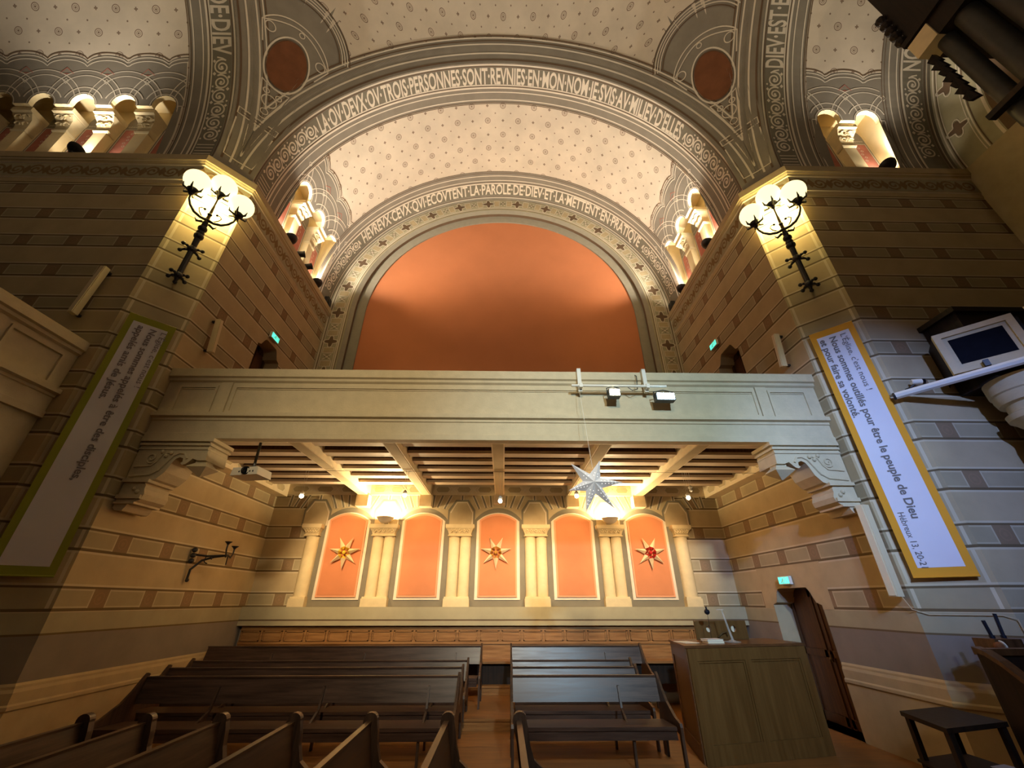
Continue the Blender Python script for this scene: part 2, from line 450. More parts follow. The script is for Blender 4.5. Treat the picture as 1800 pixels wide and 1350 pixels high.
# ---- floors
f = MB(); f.quad((-16, -8, 0), (12, -8, 0), (12, 11.6, 0), (-16, 11.6, 0), 'floorwood'); struct(f, 'floor', 'polished wooden board floor of the crossing')
for z0, z1, y0, x1 in ((0, 0.10, 6.15, 2.85), (0.10, 0.26, 8.63, 2.95), (0.26, 0.42, 10.55, 3.1)):
    f = MB(); f.box(-W, x1, y0, YB, z0 + 0.001, z1, 'floorwood')
    f.box(-W, x1, y0 - 0.025, y0, z1 - 0.035, z1, 'floorwood')
    struct(f, 'floor_step', 'wooden floor step under the transept pews')

def holed(mb, F, outline, holes, k, grid=0, kf=None):
    vs, es = [], []
    for P in [outline] + holes:
        b0 = len(vs); vs += [Vector(p) for p in P]; es += [(b0 + i, b0 + (i + 1) % len(P)) for i in range(len(P))]
    r = delaunay_2d_cdt(vs, es, [], 0, 1e-5)
    idx = [mb.vert(F(p[0], p[1])) for p in r[0]]
    for t in r[2]:
        cx = sum(r[0][i][0] for i in t) / 3; cy = sum(r[0][i][1] for i in t) / 3
        if inpoly(cx, cy, outline) and not any(inpoly(cx, cy, h) for h in holes): mb.face([idx[i] for i in t], k)
def reveal(mb, F, pts, depth, k, closed=True):
    n = len(pts)
    for i in range(n if closed else n - 1):
        a, b = pts[i], pts[(i + 1) % n]
        mb.quad(F(*a), F(*b), F(*b, depth), F(*a, depth), k)

def doorway(y0, y1, z0, z1, cut=0.22):
    return [(y0, z0), (y0, z1 - cut - 0.06), (y0 + cut * 0.55, z1 - cut - 0.02), (y0 + cut, z1 - 0.06), (y0 + cut + 0.06, z1), (y1 - cut - 0.06, z1), (y1 - cut, z1 - 0.06), (y1 - cut * 0.55, z1 - cut - 0.02), (y1, z1 - cut - 0.06), (y1, z0)]
D_UL, D_UR, D_LR = doorway(8.42, 9.45, 4.9, 7.98), doorway(8.30, 9.33, 4.9, 7.90), doorway(8.28, 9.78, 0.0, 2.24, 0.24)
def FL(y, z, d=0.0): return (-W - d, y, z)
def FR(y, z, d=0.0): return (W + d, y, z)
mb = MB(); holed(mb, FL, [(6.42, 0), (YB, 0), (YB, ZS), (6.42, ZS)], [D_UL], 'wall_y'); reveal(mb, FL, D_UL, 0.4, 'tan'); struct(mb, 'wall_transept_left', 'left side wall of the transept with painted ashlar courses')
mb = MB(); holed(mb, FR, [(6.42, 0), (YB, 0), (YB, ZS), (6.42, ZS)], [D_UR, D_LR], 'wall_y'); reveal(mb, FR, D_UR, 0.4, 'tan'); reveal(mb, FR, D_LR, 0.4, 'tan')
# plain painted surround of the lower doorway
mb.poly([(W - 0.004, y, z) for y, z in [(8.0, 1.87), (8.0, 2.66), (10.1, 2.66), (10.1, 1.87)] + [(9.78, 1.87), (9.78, 1.94), (9.648, 1.98), (9.54, 2.18), (9.48, 2.24), (8.58, 2.24), (8.52, 2.18), (8.412, 1.98), (8.28, 1.94), (8.28, 1.87)]], 'tan')
struct(mb, 'wall_transept_right', 'right side wall of the transept with painted ashlar courses')
def door(n, F, y0, y1, z0, z1, label):
    mb = MB(); d = 0.38
    ym = (y0 + y1) / 2
    for a, b in ((y0, ym - 0.008), (ym + 0.008, y1)):
        xs = sorted((F(0, 0, d)[0], F(0, 0, d + 0.05)[0]))
        mb.box(xs[0], xs[1], a, b, z0, z1, 'doorwood')
        xi = F(0, 0, d - 0.02)[0]; xo = F(0, 0, d + 0.01)[0]; xs2 = sorted((xi, xo))
        for u0, u1, v0, v1 in ((a + 0.02, a + 0.10, z0, z1), (b - 0.10, b - 0.02, z0, z1), (a, b, z0 + 0.02, z0 + 0.16), (a, b, z1 - 0.16, z1 - 0.02), (a, b, (z0 + z1) / 2 - 0.06, (z0 + z1) / 2 + 0.06)):
            mb.box(xs2[0], xs2[1], u0, u1, v0, v1, 'doorwood')
    o = struct(mb, 'door_%d' % n, label)
    hb = MB(); x = F(0, 0, d - 0.05)[0]
    hb.sphere((x, ym - 0.06, z0 + 1.05), 0.03, 'brass', 10, 6); hb.box(min(x, F(0, 0, d)[0]), max(x, F(0, 0, d)[0]), ym - 0.075, ym - 0.045, z0 + 1.0, z0 + 1.12, 'brass')
    hb.build('door_handle', o)
door(1, FL, 8.42, 9.45, 4.9, 7.98, 'dark wooden door onto the gallery in the left wall')
door(2, FR, 8.30, 9.33, 4.9, 7.90, 'dark wooden door onto the gallery in the right wall')
door(3, FR, 8.28, 9.78, 0.0, 2.24, 'double leaf brown wooden door at the foot of the right wall')

mb = MB(); mb.quad((-16, YA, 0), (-XA, YA, 0), (-XA, YA, ZS), (-16, YA, ZS), 'wall_x'); struct(mb, 'wall_nave_left', 'left frontal wall with painted ashlar courses')
mb = MB(); mb.quad((XA, YA, 0), (XEND, YA, 0), (XEND, YA, ZS), (XA, YA, ZS), 'wall_x'); struct(mb, 'wall_nave_right', 'right frontal wall with painted ashlar courses')
mb = MB(); mb.quad((-XA, YA, 0), (-W, 6.42, 0), (-W, 6.42, ZS), (-XA, YA, ZS), 'chamfer'); struct(mb, 'wall_pier_left', 'chamfered face of the left pier')
mb = MB(); mb.quad((W, 6.42, 0), (XA, YA, 0), (XA, YA, ZS), (W, 6.42, ZS), 'chamfer_r'); struct(mb, 'wall_pier_right', 'chamfered face of the right pier')
# end wall of the right arm
mb = MB(); mb.quad((XEND, YA, 0), (XEND, -6.4, 0), (XEND, -6.4, ZS), (XEND, YA, ZS), 'tan')
P = [(0.0, ZS)] and [(-6.1, ZS)] + [(-6.1 * cos(radians(a)), ZS + 6.1 * sin(radians(a))) for a in range(0, 181, 5)]
mb.poly([(XEND, YC + p[0], p[1]) for p in P[1:]], 'band')
mb.poly([(XEND - .004, YC + 5.05 * cos(radians(a)), ZS + 5.05 * sin(radians(a))) for a in range(0, 181, 5)], 'brownline'); we = struct(mb, 'wall_organ_end', 'end wall behind the organ')  # dark half disc stands in for the shade of the open organ arch

# ---- vaults
class Vault:
    def __init__(s, C, a, b): s.C, s.a, s.b = Vector(C), Vector(a), Vector(b)
    def __call__(s, u, t, off=0.0):
        th = u / RV
        return s.C + s.a * t + (s.b * sin(th) + Vector((0, 0, cos(th)))) * (RV - off)
V_T = Vault((0, 0, ZS), (0, 1, 0), (1, 0, 0))
V_L = Vault((0, YC, ZS), (-1, 0, 0), (0, 1, 0))
V_R = Vault((0, YC, ZS), (1, 0, 0), (0, -1, 0))
CAP, OW = 1.723, 0.30                     # arc height of the small arches' springing, half width
def opening_poly(cs, e0, e1):
    P = [(0.0, e0), (CAP, e0)]
    for c in cs:
        P += [(CAP + OW * sin(radians(a)), c - OW * cos(radians(a))) for a in range(0, 181, 15)]
    P += [(CAP, e1), (0.0, e1)]
    return P
def scallop(cs, t0, t1, pitch):
    mids = [c - pitch / 2 for c in cs] + [cs[-1] + pitch / 2]
    P = []; n = int((t1 - t0) / 0.06)
    for i in range(n + 1):
        t = t0 + (t1 - t0) * i / n
        d = min(abs(t - m_) for m_ in mids)
        P.append((2.86 + 0.2 * sqrt(max(0, 1 - (d / (pitch / 2)) ** 2)), t))
    return P
def build_vault(name, label, V, t0, t1, bays):
    vs, es, holes, scal = [], [], [], []
    q = lambda side, a, t: (side * (HP - a), t)
    for side, cs, e0, e1, b0, b1, pitch in bays:
        P = [q(side, a, t) for a, t in opening_poly(cs, e0, e1)]
        k0 = len(vs); vs += [Vector(p) for p in P]; es += [(k0 + i, k0 + i + 1) for i in range(len(P) - 1)]; holes.append(P)
        Sc = [q(side, a, t) for a, t in scallop(cs, b0, b1, pitch)]
        k0 = len(vs); vs += [Vector(p) for p in Sc]; es += [(k0 + i, k0 + i + 1) for i in range(len(Sc) - 1)]
        G = [(side * HP, b0)] + Sc + [(side * HP, b1)]; scal.append(G)
    nt_ = max(2, int((t1 - t0) / 0.4)); ns = 72
    for i in range(ns + 1):
        for j in range(nt_ + 1):
            p = (-HP + 2 * HP * i / ns, t0 + (t1 - t0) * j / nt_)
            if not any(inpoly(p[0], p[1], h) for h in holes): vs.append(Vector(p))
    r = delaunay_2d_cdt(vs, es, [], 0, 1e-4)
    mb = MB()
    for p in r[0]:
        i = mb.vert(V(p[0], p[1])); mb.uv[i] = (p[0], p[1])
    for t in r[2]:
        cx = sum(r[0][i][0] for i in t) / 3; cy = sum(r[0][i][1] for i in t) / 3
        if any(inpoly(cx, cy, h) for h in holes): continue
        mb.face(t, 'grey' if any(inpoly(cx, cy, g) for g in scal) else 'field')
    o = mb.build(name, None, 40); tag(o, label, 'building', kind='structure')
    for side, cs, e0, e1, b0, b1, pitch in bays: arcade(o, V, side, cs, e0, e1, b0, b1, pitch)
    return o
ND = 0.24                                  # niche depth behind the wall plane
def arcade(o, V, side, cs, e0, e1, b0, b1, pitch):
    B = V.b * side                         # away from the room
    def Q(t, z, d): return V.C + V.a * t + B * (RV + d) + Vector((0, 0, z - ZS))
    P = opening_poly(cs, e0, e1); mb = MB()
    pts = [V(side * (HP - a), t) for a, t in P]
    for i in range(len(P) - 1):
        a, b = pts[i], pts[i + 1]
        mb.quad(a, b, b + B * 0.10, a + B * 0.10, 'nichec')
    zt = 13.25
    sk = lambda z: -(RV - sqrt(RV * RV - (z - ZS) ** 2)) + 0.05
    mb.quad(Q(e0 - .05, ZS - .02, ND), Q(e1 + .05, ZS - .02, ND), Q(e1 + .05, zt, ND), Q(e0 - .05, zt, ND), 'nichec')
    zz = [ZS - .02 + (zt - ZS + .02) * i / 8 for i in range(9)]
    for e in (e0 - .05, e1 + .05):
        for z0_, z1_ in zip(zz, zz[1:]): mb.quad(Q(e, z0_, sk(max(z0_, ZS))), Q(e, z0_, ND), Q(e, z1_, ND), Q(e, z1_, sk(z1_)), 'nichec')
    mb.quad(Q(e0 - .05, zt, sk(zt)), Q(e1 + .05, zt, sk(zt)), Q(e1 + .05, zt, ND), Q(e0 - .05, zt, ND), 'nichec')
    mb.quad(Q(e0, ZS - 0.02, -0.1), Q(e1, ZS - 0.02, -0.1), Q(e1, ZS - 0.02, ND), Q(e0, ZS - 0.02, ND), 'nichec')
    mb.build('niche', o)
    # painted panel at the back of each niche
    for c in cs:
        pb = Paint(lambda x, z, off: Q(x, z, ND - off), 0.004)
        pb.fill([(c - 0.27, 10.96), (c + 0.27, 10.96), (c + 0.27, 12.75)] + [(c + 0.27 * cos(radians(a)), 12.75 + 0.35 * sin(radians(a))) for a in range(10, 180, 20)] + [(c - 0.27, 12.75)], 'grey')
        pb.fill([(c - 0.2, 10.97), (c + 0.2, 10.97), (c + 0.2, 12.42), (c - 0.2, 12.42)], 'redpanel', 2)
        pb.ribbon([(c - 0.215, 10.97), (c - 0.215, 12.44), (c + 0.215, 12.44), (c + 0.215, 10.97)], 0.022, 'line', 3)
        for i in range(7):
            pb.ring(c - 0.18 + 0.06 * i, 12.56, 0.02, 0.01, 'line', 3, 8)
            if i < 5: pb.ring(c + (0.02 if i % 2 else -0.02), 11.75 + 0.13 * i, 0.03, 0.012, 'line', 3, 8)
        pb.build('painted_panel', o)
    # piers with capitals
    for c in [(a + b) / 2 for a, b in zip(cs, cs[1:])]:
        pb = MB(); hw = 0.15
        pb.hexa([Q(c - hw, ZS, 0.06), Q(c + hw, ZS, 0.06), Q(c + hw, ZS, ND), Q(c - hw, ZS, ND), Q(c - hw, 12.06, 0.06), Q(c + hw, 12.06, 0.06), Q(c + hw, 12.06, ND), Q(c - hw, 12.06, ND)], 'nichec')
        pb.hexa([Q(c - .2, ZS, 0.01), Q(c + .2, ZS, 0.01), Q(c + .2, ZS, ND), Q(c - .2, ZS, ND), Q(c - .2, 11.12, 0.01), Q(c + .2, 11.12, 0.01), Q(c + .2, 11.12, ND), Q(c - .2, 11.12, ND)], 'nichec')
        pr = pb.build('arcade_pier', o)
        cb = MB()
        rings = [(0.17, 0.05, 12.0), (0.19, 0.03, 12.05), (0.16, 0.05, 12.08), (0.165, 0.04, 12.2), (0.20, 0.0, 12.36), (0.24, -0.10, 12.48), (0.235, -0.09, 12.5), (0.245, -0.16, 12.52), (0.245, -0.16, 12.64)]
        R = [[Q(c - h, z, d), Q(c + h, z, d), Q(c + h, z, ND), Q(c - h, z, ND)] for h, d, z in rings]
        for a, b in zip(R, R[1:]):
            for i in range(4): cb.quad(a[i], a[(i + 1) % 4], b[(i + 1) % 4], b[i], 'stonelight')
        cb.quad(*R[-1], 'stonelight'); cb.quad(*R[0][::-1], 'stonelight')
        # carved scrolls on the face of the capital
        for sx in (-1, 1):
            for zz, rr in ((12.40, 0.07), (12.24, 0.05)):
                sp = [(c + sx * (0.11 - 0.012 * i) + rr * (1 - i / 14) * cos(i * 0.8) * sx, zz + rr * (1 - i / 14) * sin(i * 0.8)) for i in range(12)]
                cb.tube([Q(x, z, 0.02 - (z - 12.2) * 0.42) for x, z in sp], 0.014, 'stonelight', 5)
        cb.build('capital', pr)
    # interlaced arch lines above the openings
    pt = Paint(lambda a, t, off: V(side * (HP - a), t, off), 0.005, 0.12)
    for c in cs:
        for r, w_ in ((OW + 0.035, 0.022), (OW + 0.185, 0.03)):
            A = [(CAP + r * sin(radians(x)), c - r * cos(radians(x))) for x in range(-8 if r < 0.4 else 22, 189 if r < 0.4 else 159, 8)]
            pt.ribbon(A, w_, 'line')
    for c in [cs[0] - pitch] + list(cs) + [cs[-1] + pitch]:
        for r in (0.80, 0.93):
            A = [(CAP + r * sin(radians(x)), c - r * cos(radians(x))) for x in range(16, 165, 4)]
            run = []
            for q_ in A + [(0, 1e9)]:
                if b0 + 0.02 < q_[1] < b1 - 0.02: run.append(q_)
                else:
                    if len(run) > 2: pt.ribbon(run, 0.024, 'line')
                    run = []
    mids = [c - pitch / 2 for c in cs] + [cs[-1] + pitch / 2]
    for m_ in mids:
        pt.ribbon([(2.30, m_), (2.37, m_ + 0.06), (2.44, m_), (2.37, m_ - 0.06)], 0.022, 'line', 1, True)
        A = [(2.56 + 0.0, m_ - 0.17), (2.72, m_), (2.56, m_ + 0.17)]
        A = [(a, t) for a, t in A if b0 < t < b1]
        if len(A) == 3: pt.ribbon(A, 0.022, 'redpanel', 1, True)
    for dd, k in ((-0.05, 'line'), (-0.14, 'line'), (0.05, 'brownline')):
        pt.ribbon([(a + dd, t) for a, t in scallop(cs, b0 + 0.01, b1 - 0.01, pitch)], 0.028, k)
    for e, d in ((e0, -1), (e1, 1)):
        for x in (0.05, 0.15): pt.ribbon([(0.02, e + d * x), (CAP - 0.02, e + d * x)], 0.024, 'line')
        pt.ribbon([(CAP, e + d * 0.05), (CAP, e + d * 0.15)], 0.024, 'line')
    pt.build('painted_interlace', o)

def rinceau(pt, s0, s1, tm, h, k='line'):
    """running scroll from s0 to s1 centred on tm, total height h"""
    d = 1 if s1 > s0 else -1; n = max(1, round(abs(s1 - s0) / (h * 1.06))); p = (s1 - s0) / n
    for i in range(n):
        c = s0 + p * (i + 0.5); fl = 1 if i % 2 else -1
        sp = [(c + d * x, tm + fl * y) for x, y in spiral(0, 0, h * 0.50, h * 0.10, 150, 1.75, 34)]
        pt.ribbon(sp, h * 0.095, k, 3)
        pt.disc(c, tm, h * 0.09, k, 3, 8)
        pt.ribbon([(c - d * h * 0.43, tm + fl * h * 0.25), (c - d * h * 0.56, tm + fl * h * 0.02), (c - d * h * 0.62, tm - fl * h * 0.30)], h * 0.09, k, 3)
        for u, v, a in ((0.44, -0.44, 0.16), (-0.36, -0.46, 0.14), (0.30, 0.48, 0.10)):
            x, y = c + d * h * u, tm + fl * h * v
            pt.fill([(x - a * h * .8, y), (x, y - a * h * .7), (x + a * h * .8, y), (x, y + a * h * .7)], k, 3)
def band_front(o, V, text, sgn_text=(-60, 60), scroll=True, full=(-89, 89), name='painted_band'):
    """decoration at the crossing edge of a vault; t measured from the arch plane"""
    t0 = abs(YF) if V is V_T else (YF - YC)
    pt = Paint(V, 0.004, 0.2); A, B = RV * radians(full[0]), RV * radians(full[1])
    pt.rect(A, B, t0, t0 + 1.16, 'grey')
    pt.rect(A, B, t0 + 0.135, t0 + 0.60, 'greydark', 2)
    for x, w_, k in ((0.05, 0.035, 'line'), (0.10, 0.02, 'brownline'), (0.62, 0.03, 'line'), (0.70, 0.05, 'line'), (0.665, 0.018, 'brownline'), (0.83, 0.03, 'line'), (1.06, 0.03, 'line'), (1.13, 0.018, 'brownline'), (1.18, 0.018, 'brownline')):
        pt.ribbon([(A, t0 + x), (B, t0 + x)], w_, k, 2)
    a0, a1 = (RV * radians(x) for x in sgn_text)
    if text: pt.text(text, 'line', lambda x, y: (a0 + x, t0 + 0.582 - y), a1 - a0, 0.445, 0.022, 3)
    for sg in (-1, 1):
        s0, s1 = sg * RV * radians(61.5), sg * RV * radians(84)
        if full[0] < sg * 70 < full[1]:
            rinceau(pt, s0, s1, t0 + 0.37, 0.40)
            for x in range(4): pt.ribbon([(sg * RV * radians(85.2 + x), t0 + 0.17), (sg * RV * radians(85.2 + x), t0 + 0.57)], 0.025, 'line', 3)
    pt.build(name, o)
def band_back(o, V, tE, text, rng=(-60, 60), full=(-89, 89), nm='painted_band'):
    pt = Paint(V, 0.004, 0.2); A, B = RV * radians(full[0]), RV * radians(full[1])
    pt.rect(A, B, tE - 1.26, tE, 'grey'); pt.rect(A, B, tE - 0.72, tE - 0.22, 'greydark', 2)
    for x, w_, k in ((0.10, 0.03, 'line'), (0.16, 0.02, 'brownline'), (0.75, 0.05, 'line'), (0.80, 0.018, 'brownline'), (0.88, 0.03, 'line'), (1.08, 0.03, 'line'), (1.20, 0.018, 'brownline'), (1.27, 0.018, 'brownline')):
        pt.ribbon([(A, tE - x), (B, tE - x)], w_, k, 2)
    a0, a1 = (RV * radians(x) for x in rng)
    if text: pt.text(text, 'line', lambda x, y: (a0 + x, tE - 0.27 - y), a1 - a0, 0.445, 0.022, 3)
    for sg in (-1, 1):
        if full[0] < sg * 70 < full[1]: rinceau(pt, sg * RV * radians(62), sg * RV * radians(85), tE - 0.47, 0.40)
    pt.build(nm, o)

c3 = (7.815, 8.80, 9.785)
vt = build_vault('ceiling_transept', 'cream barrel vault of the transept with stencilled rosettes', V_T, YF, YB + 0.02,
                 [(sd, c3, 7.52, 10.08, 7.40, 9.90, 0.985) for sd in (-1, 1)])
band_front(vt, V_T, "LA\u00b7OV\u00b7DEVX\u00b7OV\u00b7TROIS\u00b7PERSONNES\u00b7SONT\u00b7REVNIES\u00b7EN\u00b7MON\u00b7NOM\u00b7JE\u00b7SVIS\u00b7AV\u00b7MILIEV\u00b7D'ELLES")
band_back(vt, V_T, YB, "HEVREVX\u00b7CEVX\u00b7QVI\u00b7ECOVTENT\u00b7LA\u00b7PAROLE\u00b7DE\u00b7DIEV\u00b7ET\u00b7LA\u00b7METTENT\u00b7EN\u00b7PRATIQVE")
t0a = YF - YC
cl = tuple(8.25 + 0.985 * i for i in range(6))
vl = build_vault('ceiling_nave_left', 'cream barrel vault of the left arm with stencilled rosettes', V_L, t0a, 15.6, [(1, cl, 7.955, cl[-1] + 0.3, 7.74, cl[-1] + 0.45, 0.985)])
band_front(vl, V_L, "S\u00b7DE\u00b7DIEV", (44.2, 60.4), full=(-60, 89))
cr_ = (8.26, 9.245)
vr = build_vault('ceiling_nave_right', 'cream barrel vault of the right arm with stencilled rosettes', V_R, t0a, XEND, [(-1, cr_, 7.965, 9.54, 7.74, 9.72, 0.985)])
band_front(vr, V_R, "DIEV\u00b7EST\u00b7E", (-60.5, -45.5), full=(-89, 60))
band_back(vr, V_R, XEND, "NOVS\u00b7N", (-60.5, -47.5), full=(-89, 60))

# ---- crossing dome (sail vault) and its painted corners
AH = YF - YC; RD = hypot(AH, RV); CD = Vector((0, YC, ZS))
mb = MB(); NA, NE = 240, 56; rows = []
for j in range(NE + 1):
    row = []
    for i in range(NA):
        ph = 2 * pi * i / NA; d = AH / max(abs(sin(ph)), abs(cos(ph))); e0 = acos(min(1, d / RD))
        e = e0 + (pi / 2 - e0) * j / NE
        p = Vector((cos(e) * sin(ph), cos(e) * cos(ph), sin(e))); v = mb.vert(CD + p * RD); row.append(v)
        mb.uv[v] = (RD * atan2(p.x, max(p.z, 1e-3)) * 0.9, RD * atan2(p.y, max(p.z, 1e-3)) * 0.9)
    rows.append(row)
def half_w(v):      # half width of the corner field at chart height v
    K = [(-3.75, 0.42), (-3.0, 0.46), (-2.0, 0.55), (-1.2, 0.72), (-0.4, 0.98), (0.3, 1.25), (0.77, 1.33)]
    for (a, x), (b, y) in zip(K, K[1:]):
        if v <= b: return x + (y - x) * (v - a) / (b - a)
    return 1.33
def corner_poly():
    out = [(half_w(v), v) for v in [-3.75 + 0.1 * i for i in range(46)]]
    return out + [(1.335 * cos(radians(a)), 0.765 + 1.335 * sin(radians(a))) for a in range(4, 177, 4)] + [(-x, v) for x, v in out[::-1]]
CPOLY = corner_poly()
def dome_key(p):
    d = (p - CD).normalized(); q = d * RD
    for dl in (AH - q.y, AH - q.x, AH + q.x, AH + q.y):
        if dl < 0.44: return 'grey'
    for sx in (-1, 1):
        for sy in (-1, 1):
            az, el = radians(45), radians(24.05)
            n = Vector((sx * sin(az) * cos(el), sy * cos(az) * cos(el), sin(el))); x = Vector((-n.y, n.x, 0)).normalized(); y = Vector((-n.x, -n.y, 0)).normalized() * sin(el) + Vector((0, 0, cos(el)))
            w_ = acos(max(-1, min(1, d.dot(n)))); u, v = d.dot(x), d.dot(y); r = hypot(u, v) or 1
            if w_ * RD < 4.2 and inpoly(u / r * w_ * RD * 1.2, v / r * w_ * RD + (0.22 if v > 0 else 0), CPOLY): return 'grey'
    return 'field'
for a, b in zip(rows, rows[1:]):
    for i in range(NA):
        f_ = [a[i], a[(i + 1) % NA], b[(i + 1) % NA], b[i]]
        c_ = sum((Vector(mb.v[k]) for k in f_), Vector()) / 4
        mb.face(f_, dome_key(c_))
dome = mb.build('ceiling_dome', None, 180); tag(dome, 'cream domed ceiling over the crossing with painted corner medallions', 'building', kind='structure')
def archF(rot):
    def F(u, dl, off):
        d = AH - dl; r = sqrt(RD * RD - d * d); a = u / RV
        x, y, z = r * sin(a), d, r * cos(a)
        p = Vector((x, y, z)) * ((RD - off) / RD)
        if rot == 'L': p = Vector((-p.y, p.x, p.z))
        if rot == 'R': p = Vector((p.y, -p.x, p.z))
        return CD + p
    return F
def corner_chart(sx):
    az, el = radians(45), radians(24.05)
    n = Vector((sx * sin(az) * cos(el), cos(az) * cos(el), sin(el))); x = Vector((sx * cos(az), -sin(az), 0)) * sx; y = n.cross(x)
    if y.z < 0: y = -y
    def F(u, v, off):
        r = hypot(u, v); a = r / RD
        d = n * cos(a) + ((x * u + y * v) * (sin(a) / r) if r > 1e-9 else Vector((0, 0, 0)))
        return CD + d * (RD - off)
    return F
for sx in (-1, 1):
    pt = Paint(corner_chart(sx), 0.007, 0.12)
    P = CPOLY
    pt.fill(P, 'grey', 1, 0.11)
    for r, k in ((1.33, 'brownline'), (1.27, 'line'), (1.20, 'line'), (1.13, 'line'), (1.06, 'brownline')):
        pt.ribbon([(r * cos(radians(a)), 0.765 + r * sin(radians(a))) for a in range(18, 163, 6)], 0.026, k, 3)
    pt.ribbon([(0.93 * sin(radians(a)), 0.28 + 0.95 * cos(radians(a))) for a in range(-66, 67, 6)], 0.03, 'line', 3)
    el = lambda k: [(0.44 * k * cos(2 * pi * i / 48), 0.71 * k * sin(2 * pi * i / 48)) for i in range(48)]
    pt.fill(el(1.0), 'medal', 3, 0.11); pt.ribbon(el(1.13), 0.04, 'line', 3.4, True); pt.ribbon(el(1.03), 0.02, 'brownline', 3.4, True)
    for sg in (-1, 1):
        top = [(sg * 0.64 * cos(radians(12 + 6 * i)) , 0.64 * sin(radians(12 + 6 * i))) for i in range(11)]
        arcp = [(sg * (0.86 - 0.86 * i / 8), 0.63 + 0.47 * sin(i / 8 * pi / 2)) for i in range(9)]
        pt.ribbon([(sg * 0.66, 0.14), (sg * 0.86, 0.63)] + arcp, 0.028, 'line', 3)
        pt.ribbon([(sg * 0.34, -0.74), (sg * 0.08, -1.76), (0, -1.78)], 0.028, 'line', 3)
        pt.ribbon([(sg * 0.34, -0.74), (sg * 0.17, -0.80), (0, -0.82)], 0.028, 'line', 3)
        pt.ring(sg * 0.65, 0.61, 0.12, 0.026, 'line', 3, 18); pt.ring(sg * 0.15, -0.98, 0.07, 0.024, 'line', 3, 14)
        pt.ribbon([(sg * 0.42, -2.22), (sg * 0.31, -3.42), (0, -3.44)], 0.03, 'line', 3)
        pt.ribbon([(sg * 0.15, -2.2), (0, -3.24)], 0.028, 'line', 3)
    pt.ring(0, 1.01, 0.065, 0.022, 'line', 3, 14); pt.ring(0, -1.22, 0.17, 0.028, 'line', 3, 20); pt.ring(0, -1.57, 0.085, 0.022, 'line', 3, 14)
    pt.ribbon([(-0.46, -1.90), (0.46, -1.90), (0.44, -2.08), (-0.44, -2.08)], 0.03, 'line', 3, True)
    pt.ribbon([(-0.38, -1.955), (0.38, -1.955), (0.37, -2.03), (-0.37, -2.03)], 0.018, 'brownline', 3, True)
    pt.build('painted_medallion', dome)
for rot in ('F', 'L', 'R'):
    pt = Paint(archF(rot), 0.005, 0.15)
    def lim(dl):
        d = AH - dl; r = sqrt(RD * RD - d * d)
        return RV * (asin(min(1, d / r)) if d < r else radians(88.5))
    for a, b, k in ((0.0, 0.46, 'grey'),):
        n = 110
        for i in range(n):
            for c_ in range(4):
                d0, d1 = a + (b - a) * c_ / 4, a + (b - a) * (c_ + 1) / 4
                l0, l1 = lim(d0), lim(d1)
                q0, q1 = -1 + 2 * i / n, -1 + 2 * (i + 1) / n
                pt.mb.quad(pt.F(l0 * q0, d0, 0.009), pt.F(l0 * q1, d0, 0.009), pt.F(l1 * q1, d1, 0.009), pt.F(l1 * q0, d1, 0.009), k)
    for dl, w_, k in ((0.05, 0.03, 'brownline'), (0.17, 0.03, 'line'), (0.34, 0.028, 'line'), (0.40, 0.02, 'brownline'), (0.455, 0.025, 'line'), (0.50, 0.025, 'brownline')):
        L = lim(dl); pt.ribbon([(-L, dl), (L, dl)], w_, k, 3.6)
    pt.build('painted_arch_border', dome)

# ---- rear wall
def FB(x, z, d=0.0): return (x, YB + d, z)
mb = MB(); holed(mb, FB, [(-W, 0), (W, 0), (W, 4.9), (-W, 4.9)], [], 'wall_b')
ZT, RO = 11.03, 5.30
out = [(W, 4.9)] + [(6.1 * cos(radians(a)), ZS + 6.1 * sin(radians(a))) for a in range(0, 181, 4)] + [(-W, 4.9)]
hole = [(RO, 4.95)] + [(RO * cos(radians(a)), ZT + RO * sin(radians(a))) for a in range(0, 181, 4)] + [(-RO, 4.95)]
holed(mb, FB, out, [hole], 'band')
wb = struct(mb, 'wall_back', 'rear wall of the transept with five arched panels and an orange lunette')
mb = MB(); ri = 4.87
inn = [(ri, 4.95)] + [(ri * cos(radians(a)), ZT + ri * sin(radians(a))) for a in range(0, 181, 4)] + [(-ri, 4.95)]
mid = [(5.18, 4.95)] + [(5.18 * cos(radians(a)), ZT + 5.18 * sin(radians(a))) for a in range(0, 181, 4)] + [(-5.18, 4.95)]
for i in range(len(hole) - 1):
    mb.quad(FB(*hole[i]), FB(*hole[i + 1]), FB(*mid[i + 1], 0.10), FB(*mid[i], 0.10), 'frame')
    mb.quad(FB(*mid[i], 0.10), FB(*mid[i + 1], 0.10), FB(*mid[i + 1], 0.22), FB(*mid[i], 0.22), 'brownline')
    mb.quad(FB(*mid[i], 0.22), FB(*mid[i + 1], 0.22), FB(*inn[i + 1], 0.24), FB(*inn[i], 0.24), 'frame')
    mb.quad(FB(*inn[i], 0.24), FB(*inn[i + 1], 0.24), FB(*inn[i + 1], 0.30), FB(*inn[i], 0.30), 'frame')
mb.build('lunette_reveal', wb, 30)
mb = MB(); mb.poly([FB(x, z, 0.29) for x, z in inn], 'orange'); mb.build('lunette_panel', wb)
